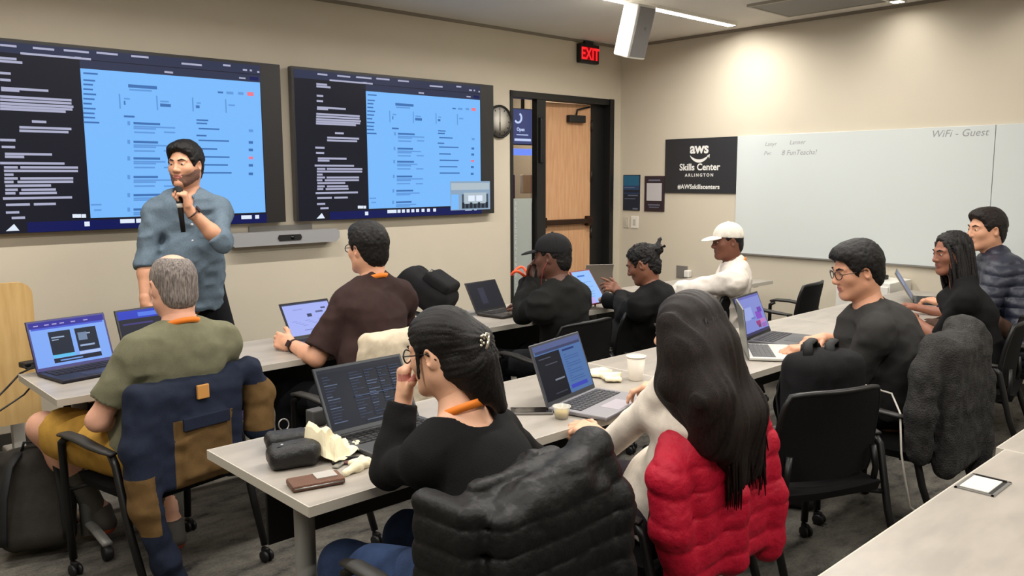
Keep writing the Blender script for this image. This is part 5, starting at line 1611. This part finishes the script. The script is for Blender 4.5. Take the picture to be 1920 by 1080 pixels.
# navy and brown work jacket
cx, cy, yw = -5.565, -2.19, 9
T, R, _L = chair_frame(cx, cy, yw)
_T0 = T; T = lambda x, y, z: _T0(x, y, z-.088)
P = [rbox(T(0, -.262, .70), (.215, .030, .19), .028, R, .03), rbox(T(0, -.225, .89), (.225, .05, .035), .03, R, .04), rbox(T(0, -.165, .80), (.2, .02, .1), .02, R, .03),
     rbox(T(.03, -.285, .66), (.10, .024, .12), .02, R, .02)]
P += chain([T(-.19, -.22, .88), T(-.225, -.25, .70), T(-.215, -.275, .48), T(-.165, -.30, .26), T(-.13, -.31, .15)], [.045, .055, .052, .05, .046], .03)
P += chain([T(.19, -.22, .90), T(.275, -.23, .90), T(.32, -.24, .80), T(.30, -.26, .66)], [.045, .055, .06, .06], .03)
def paint(c):
    l = _L(c); x, y, z = l.T; z = z+.088
    br = (z < .845)&(np.abs(x-.03) < .125)&(y < -.262)&(z < .78)
    br |= (x > .23)&(z < .85+.1*(x-.23))&(z > .66)
    br |= (x < -.19)&(z > .38)&(z < .60)
    return br.astype(int)
def dj(x, y, z): return .012*(np.abs(noise3(x*12+5, y*12, z*9))-.25)+.004*noise3(x*30, y*30, z*30)
o = np_object('work_jacket', [sdf_mesh(P, .006, local_disp(cx, cy, yw, dj))], [fabric('canvas_navy', (30, 37, 54)), fabric('canvas_brown', (102, 78, 46))], T(0, -.24, .08), paint=paint)
tag(o, 'navy and tan-brown canvas jacket hung over the chair of the grey-haired man', 'jacket')
mb = MB(); mb.box(T(.03, -.297, .875)-T(0, -.24, .08), (.05, .012, .055), Matrix(R.tolist()), bevel=.003); mb.build('patch_label', mat('leather_tan', (196, 140, 74), .6), o, 'tan leather patch')
MB().box(T(.03, -.315, .765)-T(0, -.24, .08), (.2, .012, .05), Matrix(R.tolist()), bevel=.004).build('pocket_flap', MATS['canvas_navy'], o)

# cream jacket on the chair of the man in brown
cx, cy, yw = -4.60, -2.29, 8
T, R, _L = chair_frame(cx, cy, yw)
P = [rbox(T(0, -.255, .72), (.215, .03, .17), .028, R, .03), rbox(T(0, -.225, .89), (.22, .05, .03), .028, R, .03), rbox(T(0, -.17, .79), (.2, .02, .1), .02, R, .03)]
P += chain([T(-.2, -.22, .88), T(-.24, -.24, .7), T(-.22, -.26, .5)], [.04, .05, .045], .03)
o = np_object('jacket', [sdf_mesh(P, .007, local_disp(cx, cy, yw, dj))], fabric('canvas_cream', (206, 192, 168)), T(0, -.24, .45)); tag(o, 'cream jacket folded over the chair of the man in the brown tee', 'jacket')

# dark grey fleece
cx, cy, yw = -2.93, -4.08, 2
T, R, _L = chair_frame(cx, cy, yw)
P = [rbox(T(.0, -.275, .62), (.235, .05, .29), .045, R, .04), rbox(T(0, -.225, .90), (.21, .065, .035), .03, R, .05), ell(T(.12, -.22, .945), (.10, .07, .045), R, .05), rbox(T(0, -.165, .78), (.2, .025, .12), .02, R, .03)]
P += chain([T(-.2, -.22, .90), T(-.26, -.2, .78), T(-.29, -.2, .62), T(-.285, -.2, .45)], [.05, .062, .058, .052], .03)
P += chain([T(.21, -.23, .88), T(.25, -.27, .68), T(.235, -.29, .42), T(.22, -.30, .28)], [.05, .058, .055, .05], .03)
o = np_object('fleece_jacket', [sdf_mesh(P, .007, local_disp(cx, cy, yw, dj))], fabric('fleece_grey', (54, 53, 52), bump=.9, bscale=160, var=.25), T(0, -.24, .25)); tag(o, 'dark grey fleece jacket hung over the chair behind the man in dark grey', 'jacket')

# brown coat with pale lining around the lap of the woman with locs
P0 = atz(1800, 628, .66)
P = chain([atz(1742, 612, .70), atz(1790, 618, .72), atz(1830, 628, .70), atz(1862, 606, .72), atz(1892, 622, .66)], [.05, .06, .05, .055, .05], .04)+chain([atz(1765, 640, .62), atz(1830, 655, .60)], .06, .05)
def paint_c(c):
    d1 = np.linalg.norm(c-(atz(1818, 607, .74)), axis=1) < .045; d2 = np.linalg.norm(c-(atz(1866, 618, .74)), axis=1) < .055
    return (d1 | d2).astype(int)
o = np_object('coat', [sdf_mesh(P, .007, lambda x, y, z: .014*(np.abs(noise3(x*13, y*13, z*13))-.25))], [fabric('coat_brown', (72, 52, 42)), fabric('coat_lining', (206, 186, 160))], P0, paint=paint_c); tag(o, 'brown coat with pale lining bunched on the chair arm of the woman with locs', 'coat')

# ------------------------------------------------------------------ bags
def backpack(loc, yaw, tilt, label, w=.30, d=.17, h=.44, col=(22, 22, 24), roll=0):
    t = thing('backpack', label, 'backpack', loc, math.radians(yaw))
    m = fabric('bag_%d' % col[0], col, bump=.4); m2 = mat('bag_strap', (14, 14, 15), .7)
    Rm = np.array(rotm(math.radians(tilt), math.radians(roll), 0))
    # low edge of the tilted bag on its support
    crn = np.array([[sx*w/2*.9, sy*d/2*.9, 0] for sx in (-1, 1) for sy in (-1, 1)]) @ Rm.T
    dz = -crn[:, 2].min()
    A = lambda *p: Rm @ V3(*p)+V3(0, 0, dz)
    def B(name, prims, hh, mm, amp=.010, par=t):
        o = np_object(name, [sdf_mesh(prims, hh, lambda x, y, z: amp*(np.abs(noise3(x*14+w, y*14, z*11))-.3))], mm, (0, 0, 0), par); return o
    B('body', [rbox(A(0, 0, h*.5), (w/2, d/2, h/2), .06, Rm, .02), ell(A(0, 0, h*.86), (w*.42, d*.46, h*.16), Rm, .05)], .008, m)
    B('front_pocket', [rbox(A(0, -d/2-.015, h*.36), (w*.40, .04, h*.26), .03, Rm, .02)], .007, m, .004)
    mb = MB(); mb.tube([A(-.05, d*.4, h*.97), A(-.04, d*.45, h*1.05), A(.04, d*.45, h*1.05), A(.05, d*.4, h*.97)], .010, 8, flat=.6); mb.build('top_handle', m2, t)
    for s in (-1, 1):
        MB().tube([A(s*.06, d*.5, h*.95), A(s*.09, d*.75, h*.8), A(s*.11, d*.8, h*.5), A(s*.12, d*.55, h*.15), A(s*.12, d*.5, h*.06)], .02, 10, flat=.35).build('strap', m2, t)
    MB().tube([A(-w*.34, -d/2-.02, h*.60), A(0, -d/2-.048, h*.63), A(w*.34, -d/2-.02, h*.60)], .004, 6).build('zip', mat('zip_grey', (120, 120, 116), .4, metal=.5), t)
    return t


P = atz(860, 598, TZT)
t = backpack((P[0]+.0, P[1]+.08, TZT+.001), 30, -58, 'black backpack lying on the front-row table beside the dark-screened laptop', .29, .17, .36)
t2 = backpack((-5.93, -1.73, .002), 160, 24, 'grey-black backpack leaning on the floor beside the legs of the grey-haired man', .29, .17, .43, (50, 47, 43))
bp3 = backpack((-3.56, -4.035, .478), -22, -1, 'black backpack standing on the seat of the empty chair in the middle row', .34, .18, .41)

for a_, h_ in ((-.06, .462), (.05, .452)):
    MB().tube([(a_-.05, -.03, h_-.05), (a_-.03, .0, h_-.005), (a_+.03, .04, h_), (a_+.08, .09, h_-.06), (a_+.10, .11, h_-.18)], .02, 10, flat=.4).build('strap', MATS['bag_strap'], bp3)
# ------------------------------------------------------------------ table-top things
def soft(name, label, cat, prims, h, m, disp, base, group=None):
    return tag(np_object(name, [sdf_mesh(prims, h, disp)], m, base), label, cat, group)


cr = lambda a, f, s=0: (lambda x, y, z: a*(np.abs(noise3(x*f+s, y*f, z*f))-.3)+a*.4*noise3(x*f*2.4, y*f*2.4+s, z*f*2.4))
M_leath = mat('leather_black', (19, 19, 20), .4, bump=.3, bscale=260)
B0 = atz(550, 872, TZT); Rz = np.array(rotm(0, 0, math.radians(-18)))
o = soft('pouch', 'black leather pouch with flap and stud, front one of the two by the napkins', 'pouch', [rbox(B0+V3(0, 0, .033), (.075, .052, .032), .026, Rz, .02), ell(B0+V3(.02, -.01, .05), (.06, .045, .025), Rz, .02)], .0035, M_leath, cr(.003, 30), B0)
MB().tube([V3(-.05, .0, .064), V3(0, -.02, .073), V3(.055, -.01, .066)], .003, 6).build('flap_seam', M_plastic, o); MB().lathe([(.001, 0), (.006, 0), (.006, .003), (.001, .004)], (-.03, .01, .067), 10).build('stud', mat('steel', (150, 150, 148), .3, metal=.8), o)
B1 = atz(537, 842, TZT)
o = soft('pouch', 'black zipped pouch with a metal ring, rear one of the two by the napkins', 'pouch', [rbox(B1+V3(.01, .01, .028), (.07, .045, .027), .022, Rz, .02)], .0035, M_leath, cr(.003, 28, 4), B1)
MB().tube([V3(.02+.018*math.cos(a), .05+.004*math.sin(a), .066+.018*math.sin(a)) for a in np.linspace(0, 6.28, 16)[:-1]], .0022, 6, closed=True).build('ring', MATS['steel'], o); MB().box((-.045, -.032, .034), (.036, .004, .008), rotm(0, 0, -.3)).build('metal_tag', MATS['steel'], o)
B2 = atz(592, 908, TZT)
o = thing('wallet', 'brown leather wallet lying on the table in front of the pouches', 'wallet', tuple(B2), math.radians(-14))
MB().box((0, 0, .010), (.15, .08, .018), bevel=.005).build('body', mat('leather_brown', (96, 62, 44), .45, bump=.3, bscale=240), o); MB().box((.03, .01, .0205), (.06, .05, .003)).build('card', mat('card_grey', (168, 164, 158), .5), o); MB().tube([(-.07, -.039, .01), (.07, -.039, .01)], .0025, 6).build('zip', MATS['steel'], o)
B3 = atz(612, 850, TZT)
M_nap = fabric('napkin_cream', (232, 222, 190), bump=.2, var=.03); 
def crumple(name, label, c, w, d, hgt, peak, seed, yaw, grp=None):
    rr = np.random.RandomState(seed); n = 15; t = None
    mb = MB(); ca, sa = math.cos(yaw), math.sin(yaw)
    def f(u, v):
        x, y = (u-.5)*w, (v-.5)*d
        r = noise3(np.array(u*4+seed), np.array(v*4), np.array(.3)); r2 = noise3(np.array(u*9), np.array(v*9+seed), np.array(.7))
        z = .006+hgt*.35*abs(float(r))+hgt*.18*abs(float(r2))+hgt*.75*max(0, 1-math.hypot((u-peak[0])*2.0, (v-peak[1])*1.7))**1.15
        e = min(u, v, 1-u, 1-v); z *= min(1, .35+e*5)
        x += .012*float(r2); y += .012*float(r)
        return (ca*x-sa*y, sa*x+ca*y, z)
    mb.grid(f, n, n, False)
    o = mb.build(name, M_nap, None, None, tuple(c)); md = o.modifiers.new('thick', 'SOLIDIFY'); md.thickness = .0025; md.offset = 1
    return tag(o, label, 'napkin')
crumple('napkin', 'large crumpled cream napkin heaped beside the black laptop', B3+V3(.02, -.01, 0), .20, .15, .115, (.2, .62), 3, .55)
B4 = atz(668, 882, TZT)
soft('napkin', 'small twisted white tissue near the edge of the woman\'s elbow', 'napkin', chain([B4+V3(-.05, -.02, .008), B4+V3(0, -.005, .012), B4+V3(.045, .01, .010), B4+V3(.05, .05, .012)], [.010, .014, .012, .012], .015)+[ell(B4+V3(.02, .04, .01), (.02, .015, .010), None, .01)], .003, M_nap, cr(.005, 40, 7), B4)
B5 = atz(640, 868, TZT)
t = thing('key_bunch', 'bunch of keys and cords between the napkins', 'keys', tuple(B5))
MB().tube([(-.03, 0, .006), (0, .02, .008), (.04, .01, .006), (.06, -.015, .006)], .005, 6).build('cord', M_plastic, t); MB().box((-.02, -.02, .004), (.05, .02, .004), rotm(0, 0, .5)).build('key', MATS['steel'], t); MB().box((.02, -.025, .005), (.045, .018, .006), rotm(0, 0, -.3), bevel=.002).build('fob', mat('fob_maroon', (80, 36, 44), .4), t)
B6 = atz(594, 797, TZT)
t = thing('power_adapter', 'small dark grey box behind the black laptop at the table edge', 'adapter', tuple(B6+V3(.0, .0, 0)), .1); MB().box((0, 0, .03), (.06, .05, .058), bevel=.006).build('casing', mat('adapter_grey', (66, 66, 66), .5), t); MB().tube([(.03, 0, .01), (.08, .02, .006), (.14, -.02, .006)], .003, 6).build('cord', M_plastic, t)

def phone(px_, py_, yaw, label):
    b = atz(px_, py_, TZT); t = thing('smartphone', label, 'phone', tuple(b), math.radians(yaw))
    MB().box((0, 0, .0045), (.076, .158, .009), bevel=.003).build('case', mat('phone_case', (120, 116, 112), .4), t); MB().box((0, 0, .0094), (.07, .15, .0012)).build('screen', mat('phone_glass', (18, 18, 20), .1), t); MB().cyl((.025, .06, .0098), (.025, .06, .0112), .005).build('button', M_plastic, t)
phone(996, 773, 48, 'smartphone lying beside the grey split-screen laptop')
def cup_clear(px_, py_):
    b = atz(px_, py_, TZT); t = thing('plastic_cup', 'small clear plastic cup with pale yellow food and a spoon', 'cup', tuple(b))
    m = mat('clear_plastic', (228, 226, 216), .2, alpha=.45)
    MB().lathe([(.001, .001), (.024, .001), (.031, .042), (.034, .043), (.034, .046), (.0295, .045), (.0225, .004), (.001, .004)], (0, 0, 0), 24).build('cup_wall', m, t)
    MB().lathe([(.001, .004), (.022, .005), (.0255, .024), (.018, .030), (.001, .028)], (0, 0, 0), 18).build('food', mat('food_yellow', (232, 208, 130), .6, bump=.5, bscale=90), t)
    MB().tube([(.0, .0, .02), (.006, .004, .045), (.010, .006, .052)], .004, 6, flat=.4).build('spoon', M_white, t)
cup_clear(1053, 784)
def cup_paper(px_, py_):
    b = atz(px_, py_, TZT); t = thing('paper_cup', 'white paper coffee cup standing behind the hand of the long-haired woman', 'cup', tuple(b)); m = mat('paper_white', (226, 218, 204), .6)
    MB().lathe([(.001, .002), (.028, .002), (.029, 0), (.030, .003), (.040, .102), (.0385, .102), (.028, .006), (.001, .006)], (0, 0, 0), 28).build('cup_body', m, t); MB().tube([(.041*math.cos(a), .041*math.sin(a), .103) for a in np.linspace(0, 6.28, 28)[:-1]], .0026, 6, closed=True).build('rim', m, t)
    MB().lathe([(.001, .07), (.0355, .071), (.001, .072)], (0, 0, 0), 20).build('coffee', mat('coffee', (70, 46, 32), .2), t)
cup_paper(1192, 712)
for (px_, py_, w, a, lab) in ((1125, 703, .07, .5, 'folded pale napkin behind the grey split-screen laptop'), (1146, 712, .06, .9, 'crumpled white napkin nearer the hand of the long-haired woman'), (1362, 632, .07, .3, 'crumpled white papers behind the silver laptop')):
    b = atz(px_, py_, TZT); soft('napkin', lab, 'napkin', [rbox(b+V3(0, 0, .010), (w, w*.6, .008), .006, np.array(rotm(.06, .05, a)), .01), rbox(b+V3(.01, .01, .016), (w*.6, w*.5, .008), .005, np.array(rotm(-.1, .12, a+.6)), .01)], .004, M_nap, cr(.006, 34, px_), b)
b = atz(1092, 762, TZT); t = thing('pen', 'black pen on the table beside the plastic cup', 'pen', tuple(b+V3(0.02, -.07, .006)), math.radians(20)); MB().tube([(-.06, 0, 0), (.05, 0, 0), (.065, 0, 0)], [.0045, .0045, .0015], 8).build('barrel', M_plastic, t)
b = atz(530, 574, TZT+.0)
b = aty(535, 590, -1.50); b[2] = TZT
t = thing('water_glass', 'clear drinking glass behind the lavender laptop', 'glass', (-4.50, -1.47, TZT)); MB().lathe([(.001, .001), (.03, .001), (.036, .17), (.0345, .17), (.0285, .006), (.001, .006)], (0, 0, 0), 24).build('glass_wall', mat('clear_pale', (220, 214, 228), .1, alpha=.35), t)
# cables at the left end of the front table
mb = MB()
E0 = atz(60, 690, TZT+.012)
def loop(c, r, z, n=20, ph=0): return [c+V3(r*math.cos(a+ph), r*.7*math.sin(a+ph), z+.006*math.sin(3*a)) for a in np.linspace(0, 5.6, n)]
pts = loop(E0+V3(.03, .05, 0), .05, .0)+[E0+V3(-.02, -.06, .01), atz(38, 700, .73), atz(15, 725, .70), atz(-30, 770, .66), atz(-90, 800, .50), V3(-6.5, -1.4, .03), V3(-6.9, -1.2, .006)]
t = thing('cable', 'black cable coiled on the left end of the front table and hanging off it', 'cable', tuple(E0)); MB().tube([p_-E0 for p_ in pts], .0045, 7).build('cord', M_plastic, t)
pts = [atz(70, 712, .70), atz(45, 740, .68), atz(20, 757, .66), atz(-30, 790, .60), V3(-6.4, -1.5, .03), V3(-6.8, -1.4, .006)]
t = thing('cable', 'second black cable hanging below the left table edge', 'cable', tuple(pts[0])); MB().tube([p_-pts[0] for p_ in pts], .004, 7).build('cord', M_plastic, t)
t = thing('dock', 'black docking box between the cables at the left table end', 'adapter', tuple(atz(62, 690, TZT)), .2); MB().box((0.02, .03, .014), (.11, .07, .026), bevel=.005).build('casing', M_plastic, t); MB().box((0.02, -.006, .014), (.06, .002, .012)).build('port_strip', MATS['steel'], t)
# white charging cable beside the empty chair
W0 = atz(1655, 733, .66)
pts = [W0+V3(-.10, .12, .05), W0, atz(1672, 738, .655), atz(1688, 775, .60), atz(1690, 850, .45), atz(1698, 905, .32), atz(1706, 950, .20), V3(-3.02, -4.32, .06), V3(-3.05, -4.45, .006)]
t = thing('charging_cable', 'white charging cable hanging beside the backpack chair', 'cable', tuple(W0)); MB().tube([p_-W0 for p_ in pts], .0045, 8).build('cord', mat('cord_white', (206, 200, 190), .5), t)
# bottle on the floor
b = atz(1846, 788, 0); t = thing('water_bottle', 'clear water bottle standing on the floor under the chairs at the right', 'bottle', tuple(b))
MB().lathe([(.001, 0), (.032, 0), (.034, .01), (.034, .13), (.031, .14), (.034, .15), (.03, .18), (.013, .205), (.013, .222), (.001, .222)], (0, 0, 0), 20).build('bottle_body', mat('clear_plastic', (228, 226, 216), .2, alpha=.45), t); MB().lathe([(.001, .222), (.0145, .215), (.0145, .236), (.001, .236)], (0, 0, 0), 14).build('bottle_cap', M_white, t)
b = atz(1727, 627, TZT); t = thing('charger', 'small white charger by the table edge in front of the woman with locs', 'adapter', (b[0], max(b[1], -3.65), TZT)); MB().box((0, 0, .016), (.04, .03, .03), bevel=.006).build('casing', M_white, t); MB().box((0, -.018, .012), (.02, .012, .008)).build('plug', M_plastic, t)
